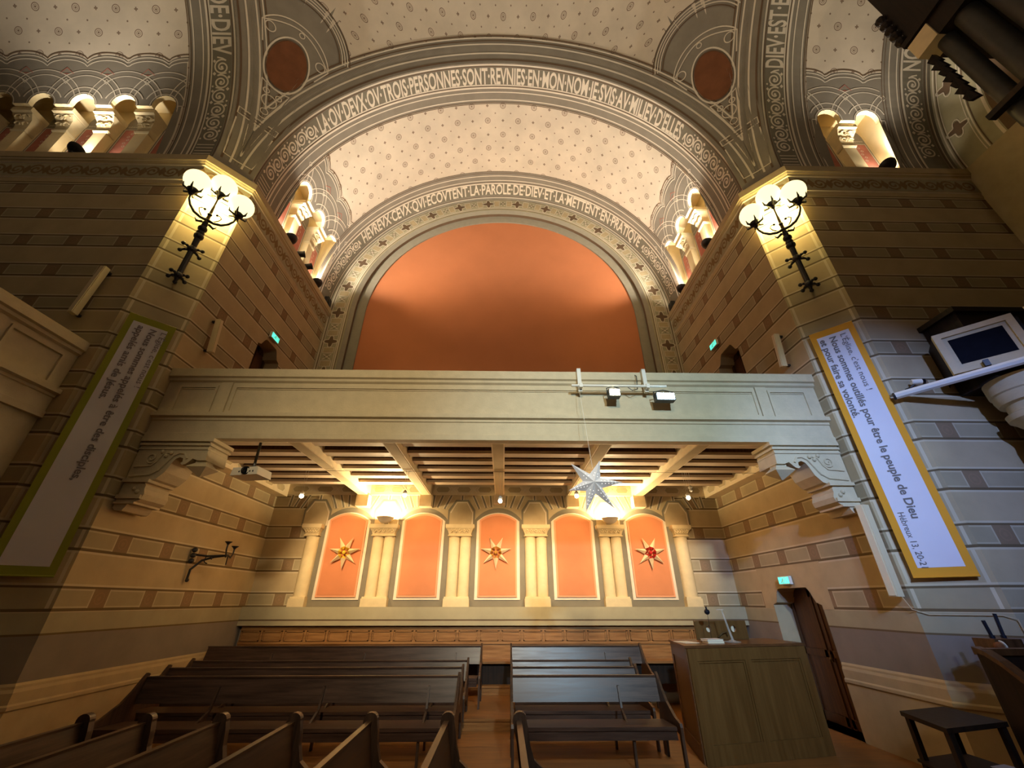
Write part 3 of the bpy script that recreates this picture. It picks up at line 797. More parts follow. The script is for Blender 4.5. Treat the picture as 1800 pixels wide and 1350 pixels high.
# quatrefoil border around the lunette: u along the arch (0 at crown), r radius
def FQ(u, r, off):
    R0 = 5.66; a = u / R0
    if abs(a) <= pi / 2: return Vector((r * sin(a), YB - off, ZT + r * cos(a)))
    sg = 1 if a > 0 else -1
    return Vector((sg * r, YB - off, ZT - (abs(u) - R0 * pi / 2)))
pt = Paint(FQ, 0.004, 0.15); L = 5.66 * pi / 2 + 5.9
for r, w_, k in ((5.98, 0.03, 'line'), (5.93, 0.02, 'brownline'), (5.40, 0.03, 'line'), (5.36, 0.02, 'brownline'), (5.90, 0.018, 'line'), (5.46, 0.018, 'line')): pt.ribbon([(-L, r), (L, r)], w_, k)
p0 = 5.66 * radians(12.25); R0 = 5.68
for i in range(-13, 14):
    c = (i + 0.5) * p0
    if abs(c) > R0 * pi / 2 + 5.3: continue
    qf = []
    for a in range(0, 360, 12): qf.append((c + (0.15 + 0.055 * cos(radians(4 * a))) * cos(radians(a)), R0 + (0.15 + 0.055 * cos(radians(4 * a))) * sin(radians(a))))
    pt.fill(qf, 'brownline', 2); pt.ribbon([(c + (x - c) * 1.22, R0 + (y - R0) * 1.22) for x, y in qf], 0.022, 'line', 2, True)
    k_ = i * p0
    pt.ribbon([(k_ - 0.1, R0 - 0.13), (k_ + 0.1, R0 + 0.13)], 0.024, 'line', 2); pt.ribbon([(k_ - 0.1, R0 + 0.13), (k_ + 0.1, R0 - 0.13)], 0.024, 'line', 2)
    pt.ribbon([(k_ - 0.08, R0), (k_, R0 + 0.08), (k_ + 0.08, R0), (k_, R0 - 0.08)], 0.02, 'brownline', 2, True)
    for sg in (-1, 1):
        a, b = sorted((k_ + sg * 0.15, k_ + sg * (p0 / 2 - 0.24)))
        pt.fill([(a, R0 - 0.17), (b, R0 - 0.17), (b, R0 + 0.17), (a, R0 + 0.17)], 'tan', 1)
        pt.ribbon([(a, R0 - 0.17), (b, R0 - 0.17), (b, R0 + 0.17), (a, R0 + 0.17)], 0.02, 'line', 2, True)
pt.build('painted_quatrefoil_border', wb)

def FE(u, r, off):
    a = u / 5.66
    return Vector((XEND - .005 - off, YC - r * sin(a), ZS + r * cos(a)))
pe = Paint(FE, 0.004, 0.15); L = 5.66 * pi / 2
for r, w_, k in ((5.98, 0.03, 'line'), (5.93, 0.02, 'brownline'), (5.40, 0.03, 'line'), (5.36, 0.02, 'brownline'), (5.90, 0.018, 'line'), (5.46, 0.018, 'line'), (5.10, 0.06, 'line')): pe.ribbon([(-L, r), (L, r)], w_, k)
for i in range(-7, 7):
    c = (i + 0.5) * p0
    qf = [(c + (0.15 + 0.055 * cos(radians(4 * a))) * cos(radians(a)), R0 + (0.15 + 0.055 * cos(radians(4 * a))) * sin(radians(a))) for a in range(0, 360, 12)]
    pe.fill(qf, 'brownline', 2); pe.ribbon([(c + (x - c) * 1.22, R0 + (y - R0) * 1.22) for x, y in qf], 0.022, 'line', 2, True)
pe.build('painted_quatrefoil_border', we)

# arched panels, paired half columns
def FW(x, z, off): return Vector((x, YB - off, z))
pcs = (-3.94, -1.965, 0.015, 1.995, 3.95)
def seg_arch(c, hw, z0, zs, rise, n=14):
    R = (hw * hw + rise * rise) / (2 * rise); a = asin(min(1, hw / R)) if rise < hw else pi / 2
    return [(c - hw, z0), (c + hw, z0)] + [(c + R * sin(a - 2 * a * i / n), zs + rise - R + R * cos(a - 2 * a * i / n)) for i in range(n + 1)]
pt = Paint(FW, 0.003, 9)
pt.fill([(-4.85, 1.89), (4.85, 1.89), (4.85, 4.62), (-4.85, 4.62)], 'tan', 1)
for c in pcs:
    pt.fill(seg_arch(c, 0.72, 1.89, 3.76, 0.47), 'greydark', 1.5)
cc = (-4.83, -2.955, -0.975, 1.005, 2.97, 4.84)
for c in cc:       # painted block over every capital, voussoirs between the arches
    hw = 0.32
    blk = [(c - hw, 3.76), (c + hw, 3.76), (c + hw, 4.13), (c + 0.15, 4.40), (c - 0.15, 4.40), (c - hw, 4.13)]
    pt.fill([(c + (x - c) * 1.14, z + 0.045 * (z > 4)) for x, z in blk], 'greydark', 2.2); pt.fill(blk, 'tan', 2.8); pt.ribbon([(c + (x - c) * .92, z - 0.03 * (z > 4)) for x, z in blk[1:]], 0.02, 'line', 3.4)
    for dx in (-0.035, 0.035): pt.ribbon([(c + dx, 4.44), (c + dx, 4.62)], 0.02, 'line', 3.8)
    pt.ribbon([(c, 4.42), (c, 4.64)], 0.045, 'greydark', 3.2)
    for sg in (-1, 1):
        for x0, z0, x1, z1 in ((0.47, 4.20, 0.28, 4.60), (0.66, 4.23, 0.52, 4.60), (0.80, 4.25, 0.76, 4.60)):
            pt.ribbon([(c + sg * x0, z0), (c + sg * x1, z1)], 0.045, 'greydark', 1.9)
            for o_ in (-.035, .04): pt.ribbon([(c + sg * (x0 + o_), z0 + 0.01), (c + sg * (x1 + o_), z1)], 0.014, 'line', 2.05)
pt.build('painted_voussoirs', wb)
for c in pcs:
    mb = MB()
    A, Bq = seg_arch(c, 0.565, 2.03, 3.88, 0.22), seg_arch(c, 0.49, 2.09, 3.90, 0.17)
    mb.prism([FW(x, z, 0.0) for x, z in A], (0, -0.025, 0), 'line')
    o = mb.build('arched_frame', wb)
    mb = MB(); mb.prism([FW(x, z, 0.025) for x, z in Bq], (0, -0.03, 0), 'orangeedge')
    Cq = seg_arch(c, 0.45, 2.13, 3.87, 0.15); mb.prism([FW(x, z, 0.055) for x, z in Cq], (0, -0.006, 0), 'orangeniche')
    mb.build('orange_panel', o)
for n_, c in enumerate(cc):
    half = [(-0.165, 0.165)] if n_ in (0, 5) else [(-0.285, -0.008), (0.008, 0.285)]
    if n_ == 0: c += 0.03
    col = MB(); 
    for a, b in half:
        m_, r = (a + b) / 2, (b - a) / 2
        pts = [(c + m_ + r * cos(radians(x)), YB - 0.02 - 0.8 * r * sin(radians(x))) for x in range(0, 181, 20)]
        col.prism([(x, y, 2.08) for x, y in [(c + b, YB)] + pts + [(c + a, YB)]], (0, 0, 1.44), 'stonelight')
    o = col.build('half_column', wb, 40)
    wd = half[-1][1]
    b_ = MB(); b_.box(c - wd - .03, c + wd + .03, YB - 0.19, YB, 1.88, 2.06, 'stonelight'); b_.box(c - wd - .015, c + wd + .015, YB - 0.165, YB, 2.06, 2.10, 'stonelight'); b_.build('column_base', o)
    k_ = MB(); prof = [(0.0, 3.48, .15), (0.03, 3.50, .17), (0.0, 3.53, .14), (0.02, 3.60, .17), (0.06, 3.665, .22), (0.075, 3.67, .24), (0.085, 3.70, .25), (0.085, 3.77, .25)]
    R = [[(c - wd - e, YB - d, z), (c + wd + e, YB - d, z), (c + wd + e, YB, z), (c - wd - e, YB, z)] for e, z, d in prof]
    for a, b in zip(R, R[1:]):
        for i in range(4): k_.quad(a[i], a[(i + 1) % 4], b[(i + 1) % 4], b[i], 'stonelight')
    k_.quad(*R[-1], 'stonelight')
    for i in range(5):
        x = c - wd + (2 * wd) * (i + 0.5) / 5
        k_.tube([(x - 0.04, YB - 0.19, 3.62), (x, YB - 0.205, 3.57), (x + 0.04, YB - 0.19, 3.62)], 0.014, 'stonelight', 6)
        k_.sphere((x, YB - 0.20, 3.645), 0.022, 'stonelight', 8, 5)
    k_.build('capital', o)
# sill course under the columns
mb = MB(); mb.box(-W + .001, W - .001, YB - 0.20, YB, 1.625, 1.885, 'dadoband'); mb.box(-W + .001, W - .001, YB - 0.19, YB, 1.595, 1.625, 'brownline'); mb.box(-W + .001, W - .001, YB - 0.20, YB, 1.50, 1.595, 'dadoband'); mb.build('sill', wb)

# ---- cornices and base mouldings
corn = [(-0.35, 10.02), (0.012, 10.02), (0.012, 10.15), (0.03, 10.17), (0.03, 10.62), (0.055, 10.64), (0.055, 10.67), (0.085, 10.71), (0.085, 10.73), (0.11, 10.75), (0.11, 10.93), (-0.35, 10.93)]
ck = ['tan', 'tan', 'line', 'tan', 'line', 'tan', 'tan', 'line', 'tan', 'tan', 'nichec', 'tan']
PL = [(-16, YA, 0), (-XA, YA, 0), (-W, 6.42, 0), (-W, YB, 0)]
PR = [(W, YB, 0), (W, 6.42, 0), (XA, YA, 0), (XEND, YA, 0)]
for nm, path in (('left', PL), ('right', PR)):
    mb = MB(); mb.sweep(corn, path, ck); o = struct(mb, 'trim_cornice_%s' % nm, '%s cornice with a painted scroll frieze' % nm)
    pt = None
    for a, b in zip(path, path[1:]):
        a, b = Vector(a), Vector(b); d = (b - a).normalized(); n = Vector((d.y, -d.x, 0)); Ln = min((b - a).length, 8)
        if (b - a).length > 8: a = b - d * 8
        F = lambda s, z, off, a=a, d=d, n=n: a + d * s + n * (0.03 + off) + Vector((0, 0, z))
        pt = Paint(F, 0.004, 0.3)
        pt.rect(0.04, Ln - 0.04, 10.19, 10.60, 'band')
        k = max(1, int(Ln / 0.42)); p = Ln / k
        for i in range(k):
            c = p * (i + 0.5); fl = 1 if i % 2 else -1
            pt.ribbon([(c + x, 10.395 + fl * y) for x, y in spiral(0, 0, 0.17, 0.03, 200, 1.5, 16)], 0.05, 'friezebrown', 2)
            pt.fill([(c - p / 2, 10.395 - fl * 0.15), (c - p / 2 + 0.1, 10.395), (c - p / 2, 10.395 + fl * 0.17), (c - p / 2 - 0.08, 10.395)], 'friezebrown', 2)
        pt.build('painted_frieze', o)
base = [(0.0, 0.0), (0.03, 0.0), (0.03, 0.78), (0.05, 0.80), (0.05, 0.84), (0.03, 0.86), (0.03, 0.98), (0.015, 1.02), (0.015, 1.05), (0.0, 1.08)]
for nm, paths in (('left', [PL]), ('right', [[(W, 8.26, 0), (W, 6.42, 0), (XA, YA, 0), (XEND, YA, 0)], [(W, YB, 0), (W, 9.8, 0)]])):
    mb = MB()
    for p in paths: mb.sweep([(o_ , z + 0.001) for o_, z in base], p, 'basepaint' if 'basepaint' in M else 'tan', closed=False)
    struct(mb, 'baseboard_%s' % nm, 'moulded stone plinth along the %s wall' % nm)

# ================================================================== THE THINGS
# ---- gallery across the transept
g = empty('gallery_balcony', (0, 6.6, 4.4), 'cream stone gallery balcony spanning the transept above the pews', 'balcony')
GY = 6.62
prof = [(0, 5.82), (-0.10, 5.82), (-0.10, 5.66), (-0.06, 5.64), (-0.06, 5.59), (-0.02, 5.56), (-0.02, 4.95), (-0.11, 4.93), (-0.11, 4.86), (-0.05, 4.84), (-0.05, 4.80), (-0.03, 4.79), (-0.03, 4.57), (-0.05, 4.56), (-0.05, 4.46), (0.12, 4.46), (0.30, 4.52), (0.30, 5.82)]
mb = MB(); P = [(-W + 0.002, GY + y, z) for y, z in prof]; mb.prism(P, (2 * W - 0.004, 0, 0), 'stone'); mb.build('parapet', g)
mb = MB()
for x0, x1 in ((-5.80, -5.10), (-4.80, 4.84), (5.10, 5.82)):     # raised frames of the parapet panels
    for a, b, c, d in ((x0, x1, 5.45, 5.50), (x0, x1, 4.955, 4.985), (x0, x0 + 0.04, 4.985, 5.45), (x1 - 0.04, x1, 4.985, 5.45)):
        mb.box(a, b, GY - 0.045, GY - 0.021, c, d, 'stone')
    mb.box(x0 + 0.05, x1 - 0.05, GY - 0.034, GY - 0.021, 5.42, 5.44, 'stone')
for x in (-4.95, 4.97): mb.box(x - 0.10, x + 0.10, GY - 0.055, GY - 0.021, 4.952, 5.552, 'stone')
mb.build('panel_frame', g)
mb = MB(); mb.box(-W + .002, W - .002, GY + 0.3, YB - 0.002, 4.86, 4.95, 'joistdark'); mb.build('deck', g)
# beams and joists under the deck
bx = (-3.62, -1.93, 0.045, 2.02, 3.82)
for x in bx:
    mb = MB(); mb.box(x - 0.125, x + 0.125, GY + 0.12, YB - 0.002, 4.52, 4.86, 'beam')
    mb.box(x - 0.10, x + 0.10, GY + 0.14, YB - 0.3, 4.512, 4.521, 'tan')
    mb.box(x - 0.16, x + 0.16, YB - 0.28, YB - 0.002, 4.22 if abs(x) > 0.5 else 4.30, 4.53, 'beam')
    mb.build('beam', g)
edges = [-W] + list(bx) + [W]
jy = (7.17, 7.80, 8.32, 8.88, 9.47, 10.06)
for i, (a, b) in enumerate(zip(edges, edges[1:])):
    a += 0.30 if i == 0 else 0.127; b -= 0.30 if i == 5 else 0.127
    for y in jy:
        mb = MB(); mb.box(a, b, y + 0.04, y + 0.24, 4.70, 4.86, 'doorwood'); mb.box(a, b, y + 0.02, y + 0.26, 4.64, 4.70, 'joist'); mb.build('joist', g)  # darker upper part: shade on the joist faces put into the colour
    mb = MB(); mb.box(a, b, YB - 0.06, YB - 0.002, 4.56, 4.86, 'beam'); mb.build('frieze', g)
    pt = Paint(lambda x, z, off: Vector((x, YB - 0.06 - off, z)), 0.003, 9)
    k = 3; p = (b - a) / k
    for q in range(k):
        c = a + p * (q + 0.5)
        pt.fill([(c - p * .34, 4.71), (c - p * .24, 4.63), (c + p * .24, 4.63), (c + p * .34, 4.71), (c + p * .24, 4.79), (c - p * .24, 4.79)], 'tan')
        pt.ribbon([(c - p * .34, 4.71), (c - p * .24, 4.63), (c + p * .24, 4.63), (c + p * .34, 4.71), (c + p * .24, 4.79), (c - p * .24, 4.79)], 0.014, 'line', 2, True)
        for s_ in (-1, 1): pt.ribbon([(c + p * .5 - 0.07, 4.71 - s_ * .08), (c + p * .5 + 0.07, 4.71 + s_ * .08)] if q < k - 1 else [(b - 0.06, 4.71 - s_ * .08), (b, 4.71 + s_ * .06)], 0.014, 'line', 2)
    pt.build('painted_frieze', g)
for sx in (-1, 1):                      # wall beams at the sides
    mb = MB(); x0, x1 = sorted((sx * (W - .002), sx * (W - 0.30))); mb.box(x0, x1, GY + 0.12, YB - 0.06, 4.50, 4.86, 'beam'); mb.build('beam', g)
    pt = Paint(lambda y, z, off, sx=sx: Vector((sx * (W - 0.30 - off), y, z)), 0.003, 9)
    for q in range(7):
        c = 7.2 + q * 0.58
        pt.fill([(c - .22, 4.66), (c - .14, 4.57), (c + .14, 4.57), (c + .22, 4.66), (c + .14, 4.75), (c - .14, 4.75)], 'tan'); pt.ribbon([(c - .22, 4.66), (c - .14, 4.57), (c + .14, 4.57), (c + .22, 4.66), (c + .14, 4.75), (c - .14, 4.75)], 0.014, 'line', 2, True)
    pt.build('painted_frieze', g)
# scrolled stone brackets at both ends
bp = [(4.86, 4.46), (6.0, 4.46), (6.0, 3.30), (5.95, 3.26), (5.84, 3.26), (5.81, 3.31), (5.79, 3.37), (5.69, 3.39), (5.62, 3.44), (5.60, 3.52), (5.63, 3.60), (5.63, 3.66), (5.68, 3.72), (5.60, 3.735), (5.52, 3.76), (5.42, 3.88), (5.37, 4.02), (5.33, 4.10), (5.27, 4.13), (5.21, 4.11), (5.20, 4.05), (5.23, 4.03), (5.19, 4.00), (5.14, 4.01), (5.10, 4.05), (5.05, 4.11), (4.97, 4.08), (4.83, 4.08)]
for sx in (-1, 1):
    mb = MB(); mb.prism([(sx * (x + 0.02), GY - 0.02, z) for x, z in bp], (0, 0.52, 0), 'stone')
    for x0, x1, z0, z1, d in ((4.80, 6.0, 4.40, 4.46, .05), (4.83, 6.0, 4.33, 4.37, .035), (4.86, 6.0, 4.26, 4.29, .02), (5.60, 6.0, 3.70, 3.75, .05), (5.64, 6.0, 3.44, 3.50, .04), (5.70, 6.0, 3.36, 3.39, .03)):
        a, b = sorted((sx * x0, sx * (x1 + .02))); mb.box(a, b, GY - 0.02 - d, GY + 0.5, z0, z1, 'stone')
    for a0, b0, c0 in ((5.30, 5.68, 0.0),):
        mb.tube([(sx * (x + .02), GY - 0.03, z) for x, z in ((5.14, 4.10), (5.20, 4.19), (5.29, 4.20), (5.38, 4.15), (5.46, 4.02), (5.53, 3.90), (5.64, 3.83), (5.96, 3.80))], 0.018, 'stone', 6)
        mb.tube([(sx * (x + .02), GY - 0.03, z) for x, z in ((5.42, 4.22), (5.56, 4.18), (5.62, 4.05), (5.68, 3.98), (5.95, 3.96))], 0.014, 'stone', 6)
        mb.tube([(sx * (5.74 + x), GY - 0.03, 4.11 + z) for x, z in spiral(0, 0, 0.10, 0.02, 180, 1.6, 18)], 0.014, 'stone', 6)
        for x, z in ((5.45, 4.20), (5.52, 4.15), (5.60, 4.22), (5.80, 3.60), (5.74, 3.55)): mb.sphere((sx * x, GY - 0.03, z), 0.035, 'stone', 8, 5)
    o = mb.build('bracket', g)
    d = MB(); c = (sx * 4.95, GY + 0.12)
    R = [[(c[0] - r, c[1] - r, z), (c[0] + r, c[1] - r, z), (c[0] + r, c[1] + r, z), (c[0] - r, c[1] + r, z)] for r, z in ((.09, 4.09), (.09, 4.05), (.17, 3.97), (.01, 3.83))]
    for a, b in zip(R, R[1:]):
        for i in range(4): d.quad(a[i], a[(i + 1) % 4], b[(i + 1) % 4], b[i], 'stone')
    d.build('pendant', o)

# ---- wall candelabra on the piers
def candelabrum(sx, label):
    n = Vector((-sx, -1, 0)).normalized(); e = Vector((-sx, 1, 0)).normalized() * (1 if sx < 0 else 1)
    e = Vector((1, -sx, 0)).normalized()
    B0 = Vector((sx * 6.35, 6.08, 0))
    def L(x, d, z): return B0 + e * x + n * d + Vector((0, 0, z))
    r = empty('wall_candelabrum', L(0, 0, 7.5), label, 'wall lamp', 'wall lamps on the piers')
    mb = MB()
    mb.tube([L(0, 0.14, 7.50), L(0, 0.15, 7.62), L(0, 0.18, 8.35), L(0, 0.26, 8.75), L(0, 0.34, 8.95)], [0.03, 0.05, 0.05, 0.06, 0.05], 'iron', 10)
    for z, d, rr in ((7.60, .15, .075), (8.28, .18, .085), (8.62, .23, .09), (8.70, .25, .075), (8.80, .28, .085)): mb.sphere(L(0, d, z), rr, 'iron', 12, 8)
    for zc, dd, s_ in ((7.60, 0.14, 1.0), (8.27, 0.17, 1.25)):       # leafy crosses fixing it to the wall
        for a in range(0, 360, 60):
            x, z = cos(radians(a + 30)) * .15 * s_, sin(radians(a + 30)) * .15 * s_
            mb.tube([L(0, dd, zc), L(x * .6, dd + .02, zc + z * .6), L(x, dd - 0.02, zc + z)], [.02, .028, .012], 'iron', 6); mb.sphere(L(x, dd - 0.02, zc + z), .04, 'iron', 8, 5)
        mb.tube([L(0, 0.0, zc), L(0, dd, zc)], .03, 'iron', 8)
    mb.tube([L(0, .15, 7.52), L(0, .14, 7.40)], [.04, .006], 'iron', 8)
    mb.build('wall_bracket', r)
    tips = [(-0.41, 0.46, 9.50), (0.0, 0.46, 9.76), (0.41, 0.46, 9.50)]
    am = MB(); am.tube([L(0, .34, 8.95), L(0, .40, 9.2), L(0, .45, 9.6)], [.04, .028, .022], 'brass', 8); am.sphere(L(0, .39, 9.14), .045, 'iron', 8, 6)
    am.build('stem', r)
    for s_ in (-1, 1):
        am = MB(); am.tube([L(0, .36, 9.0), L(s_ * .12, .40, 8.965), L(s_ * .24, .43, 8.99), L(s_ * .34, .45, 9.09), L(s_ * .40, .46, 9.22), L(s_ * .41, .46, 9.36)], [.035, .03, .028, .025, .022, .02], 'iron', 8)
        am.tube([L(s_ * .10, .39, 9.0), L(s_ * .17, .40, 9.08), L(s_ * .20, .40, 9.17), L(s_ * .16, .40, 9.22), L(s_ * .11, .40, 9.20)], .012, 'iron', 6); am.sphere(L(s_ * .11, .40, 9.21), .03, 'iron', 6, 4)
        am.tube([L(s_ * .06, .35, 8.92), L(s_ * .15, .36, 8.86), L(s_ * .19, .36, 8.93)], [.03, .025, .008], 'iron', 6)
        am.build('arm', r)
    for x, d, z in tips:
        h = MB(); h.lathe([(.02, -.16), (.05, -.12), (.035, -.10), (.09, -.05), (.11, 0.0), (.06, .02)], L(x, d, z - 0.04), 'iron', 12)
        for a in range(0, 360, 60):
            c, s_ = cos(radians(a)), sin(radians(a)); p = L(x, d, z)
            h.tube([p + Vector((c * .06, s_ * .06, -.10)), p + Vector((c * .17, s_ * .17, -.08)), p + Vector((c * .19, s_ * .19, .02))], [.022, .022, .006], 'iron', 6)
        ho = h.build('globe_holder', r)
        gb = MB(); gb.sphere(L(x, d, z + 0.22), 0.245, 'globe', 28, 18); gb.build('globe', ho, 180)
    for k, (x, dz) in enumerate(((-.21, .25), (.21, .25), (0, -.05))):
        lamp('candelabrum_light', 'POINT', L(x, 0.24, 9.62 + dz * .4), 62, (1.0, 0.79, 0.31), 0.12)
    return r
candelabrum(-1, 'black iron wall lamp with three lit globes on the left pier')
candelabrum(1, 'black iron wall lamp with three lit globes on the right pier')

# ---- hanging cloth banners
def banner(sx, border, ink, lines, label):
    n = Vector((-sx, -1, 0)).normalized(); e = Vector((1, -sx, 0)).normalized(); B0 = Vector((sx * 6.35, 6.08, 0)) + n * 0.10
    def L(x, d, z): return B0 + e * x + n * d + Vector((0, 0, z))
    hw, z0, z1 = 0.335, 2.29, 6.52
    r = empty('banner', L(0, 0, z1), label, 'banner', 'banners hanging on the piers')
    mb = MB(); N_ = 26
    def wob(z): return 0.012 * sin(z * 2.1) + 0.006 * sin(z * 5)
    for i in range(N_):
        a, b = z0 + (z1 - z0) * i / N_, z0 + (z1 - z0) * (i + 1) / N_
        mb.hexa([L(-hw, wob(a), a), L(hw, wob(a), a), L(hw, wob(a) - .006, a), L(-hw, wob(a) - .006, a), L(-hw, wob(b), b), L(hw, wob(b), b), L(hw, wob(b) - .006, b), L(-hw, wob(b) - .006, b)], border)
    mb.build('cloth', r)
    F = lambda x, z, off: L(x, wob(z) + off, z)
    pt = Paint(F, 0.003, 0.12); pt.rect(-hw + .09, hw - .09, z0 + .13, z1 - .13, 'bannerwhite'); pt.build('white_field', r)
    pt = Paint(F, 0.003, 0.12)
    for body, x0, zt, ln, cap, bold in lines: pt.text(body, ink, lambda x, y, x0=x0, zt=zt: (x0 + y, zt - x), ln, cap, bold, 3)
    pt.build('lettering', r)
    mb = MB(); mb.tube([L(-hw - .01, 0, z1), L(hw + .01, 0, z1)], .014, 'brass', 8); mb.build('hanging_rod', r)
    mb = MB(); mb.tube([L(-hw, 0.0, z0 + .01), L(hw, 0.0, z0 + .01)], .012, border, 8); mb.build('bottom_rod', r)
    return r
banner(-1, 'bannergreen', 'texttaupe', [("L'\u00c9glise, c'est nous !", 0.17, 6.33, 1.12, .085, 0.0), ("Nous sommes appel\u00e9s \u00e0 \u00eatre des disciples,", 0.01, 6.33, 2.75, .095, .02), ("appel\u00e9s amis de J\u00e9sus.", -0.155, 6.33, 1.45, .095, .02)],
       'lime bordered white cloth banner with grey print hanging on the left pier')
banner(1, 'bannerorange', 'textgrey', [("L'\u00c9glise, c'est nous !", 0.10, 6.33, 1.16, .085, 0.0), ("Nous sommes outill\u00e9s pour \u00eatre le peuple de Dieu", -0.065, 6.33, 3.25, .10, .022), ("et pour faire sa volont\u00e9.", -0.215, 6.33, 1.58, .10, .022), ("H\u00e9breux 13, 20-21", -0.20, 3.18, 0.76, .075, 0.0)],
       'amber bordered white cloth banner with grey print hanging on the right pier')

# ---- pews
def pew_transept(x0, x1, yb, zb, label, end_l=True, end_r=True, foot=0.001):
    """pew facing the viewer: back edge at y = yb, floor at zb"""
    r = empty('pew', ((x0 + x1) / 2, yb, zb), label, 'pew', 'pews on the transept steps')
    mb = MB(); mb.hexa([(x0, yb - .10, zb + .61), (x1, yb - .10, zb + .61), (x1, yb - .07, zb + .61), (x0, yb - .07, zb + .61), (x0, yb - .02, zb + .90), (x1, yb - .02, zb + .90), (x1, yb + .01, zb + .90), (x0, yb + .01, zb + .90)], 'benchx')
    mb.box(x0, x1, yb - .035, yb + .02, zb + .895, zb + .92, 'benchx'); mb.build('backrest', r)
    mb = MB(); mb.hexa([(x0 + .03, yb - .74, zb + .42), (x1 - .03, yb - .74, zb + .42), (x1 - .03, yb - .20, zb + .40), (x0 + .03, yb - .20, zb + .40), (x0 + .03, yb - .74, zb + .46), (x1 - .03, yb - .74, zb + .46), (x1 - .03, yb - .20, zb + .435), (x0 + .03, yb - .20, zb + .435)], 'benchx')
    mb.box(x0 + .03, x1 - .03, yb - .72, yb - .69, zb + .32, zb + .425, 'benchx'); mb.build('seat', r)
    ep = [(0.02, .95), (-.03, .965), (-.07, .93), (-.20, .78), (-.34, .66), (-.60, .535), (-.77, .50), (-.79, .46), (-.78, .36), (-.79, foot), (-.72, foot), (-.71, .38), (-.5, .40), (-.28, .36), (-.12, .2 + foot * .3), (-.10, foot), (0.03, foot), (.02, .4), (-.04, .6)]
    for x, ok in ((x0 - .035, end_l), (x1, end_r)):
        if not ok: continue
        mb = MB(); mb.prism([(x, yb + y, zb + z) for y, z in ep], (.035, 0, 0), 'benchend'); mb.build('bench_end', r)
    nb = max(1, int((x1 - x0) / 1.5))
    for i in range(nb):
        x = x0 + (x1 - x0) * (i + 0.72) / nb
        mb = MB(); mb.prism([(x, yb - .05, zb + .80), (x, yb - .09, zb + .80), (x, yb - .16, zb + .55), (x, yb - .40, zb + .44), (x, yb - .22, zb + .44), (x, yb - .10, zb + .58)], (.03, 0, 0), 'benchend')
        mb.build('support', r); mb = MB(); mb.box(x, x + .03, yb - .68, yb - .62, zb + foot, zb + .42, 'benchend'); mb.build('leg', r)
    return r
pew_transept(-5.10, -0.50, 7.42, 0.10, 'long dark pew of the left block in the first row facing out')
pew_transept(-5.42, -0.52, 8.31, 0.10, 'long dark pew of the left block in the second row')
pew_transept(-5.62, -0.50, 9.20, 0.10, 'long dark pew of the left block in the third row', foot=0.162)
pew_transept(-5.95, -0.29, 10.06, 0.26, 'long dark pew of the left block in the raised back row', end_l=False)
pew_transept(0.32, 2.48, 7.42, 0.10, 'short dark pew of the right block in the first row beside the desk')
pew_transept(0.34, 2.42, 8.31, 0.10, 'short dark pew of the right block in the second row')
pew_transept(0.35, 2.58, 9.20, 0.10, 'short dark pew of the right block in the third row', foot=0.162)
pew_transept(0.36, 3.05, 10.06, 0.26, 'short dark pew of the right block in the raised back row')

def pew_nave(x, y0, y1, label):
    """pew running towards the viewer, seat on its right hand side"""
    r = empty('nave_pew', (x, y1, 0), label, 'pew', 'nave pews in the foreground')
    mb = MB(); mb.hexa([(x + .05, y0, .45), (x + .08, y0, .45), (x + .08, y1 - .04, .45), (x + .05, y1 - .04, .45), (x - .035, y0, .90), (x - .005, y0, .90), (x - .005, y1 - .04, .90), (x - .035, y1 - .04, .90)], 'benchy')
    mb.box(x - .05, x + .005, y0, y1 - .05, .895, .915, 'benchy'); mb.build('backrest', r)
    mb = MB(); mb.box(x + .06, x + .50, y0, y1 - .04, .42, .455, 'benchy'); mb.box(x + .46, x + .485, y0, y1 - .04, .32, .42, 'benchy'); mb.build('seat', r)
    ep = [(-.085, .90)] + [(-.012 + .07 * cos(radians(a)), .925 + .06 * sin(radians(a))) for a in range(170, -30, -20)] + [(.075, .84), (.09, .72), (.13, .60), (.22, .53), (.36, .50), (.50, .50), (.53, .47), (.52, .40), (.47, .34), (.45, .10), (.48, 0), (-.02, 0), (-.01, .45), (-.05, .75)]
    mb = MB(); mb.prism([(x + a, y1 - .05, z) for a, z in ep], (0, .07, 0), 'benchend'); mb.build('bench_end', r)
    return r
for x, nm in ((-4.10, 'farthest left foreground pew with rounded end, half lost in shadow'), (-3.47, 'second foreground pew from the left with rounded end'), (-2.72, 'third foreground pew from the left with rounded end'), (-1.965, 'foreground pew third from the aisle with rounded end'), (-1.18, 'foreground pew next but one left of the aisle with rounded end'), (-0.385, 'foreground pew whose rounded end stands at the left of the aisle'), (0.365, 'foreground pew whose rounded end stands at the right of the aisle')):
    pew_nave(x, 0.7, 5.36, nm)

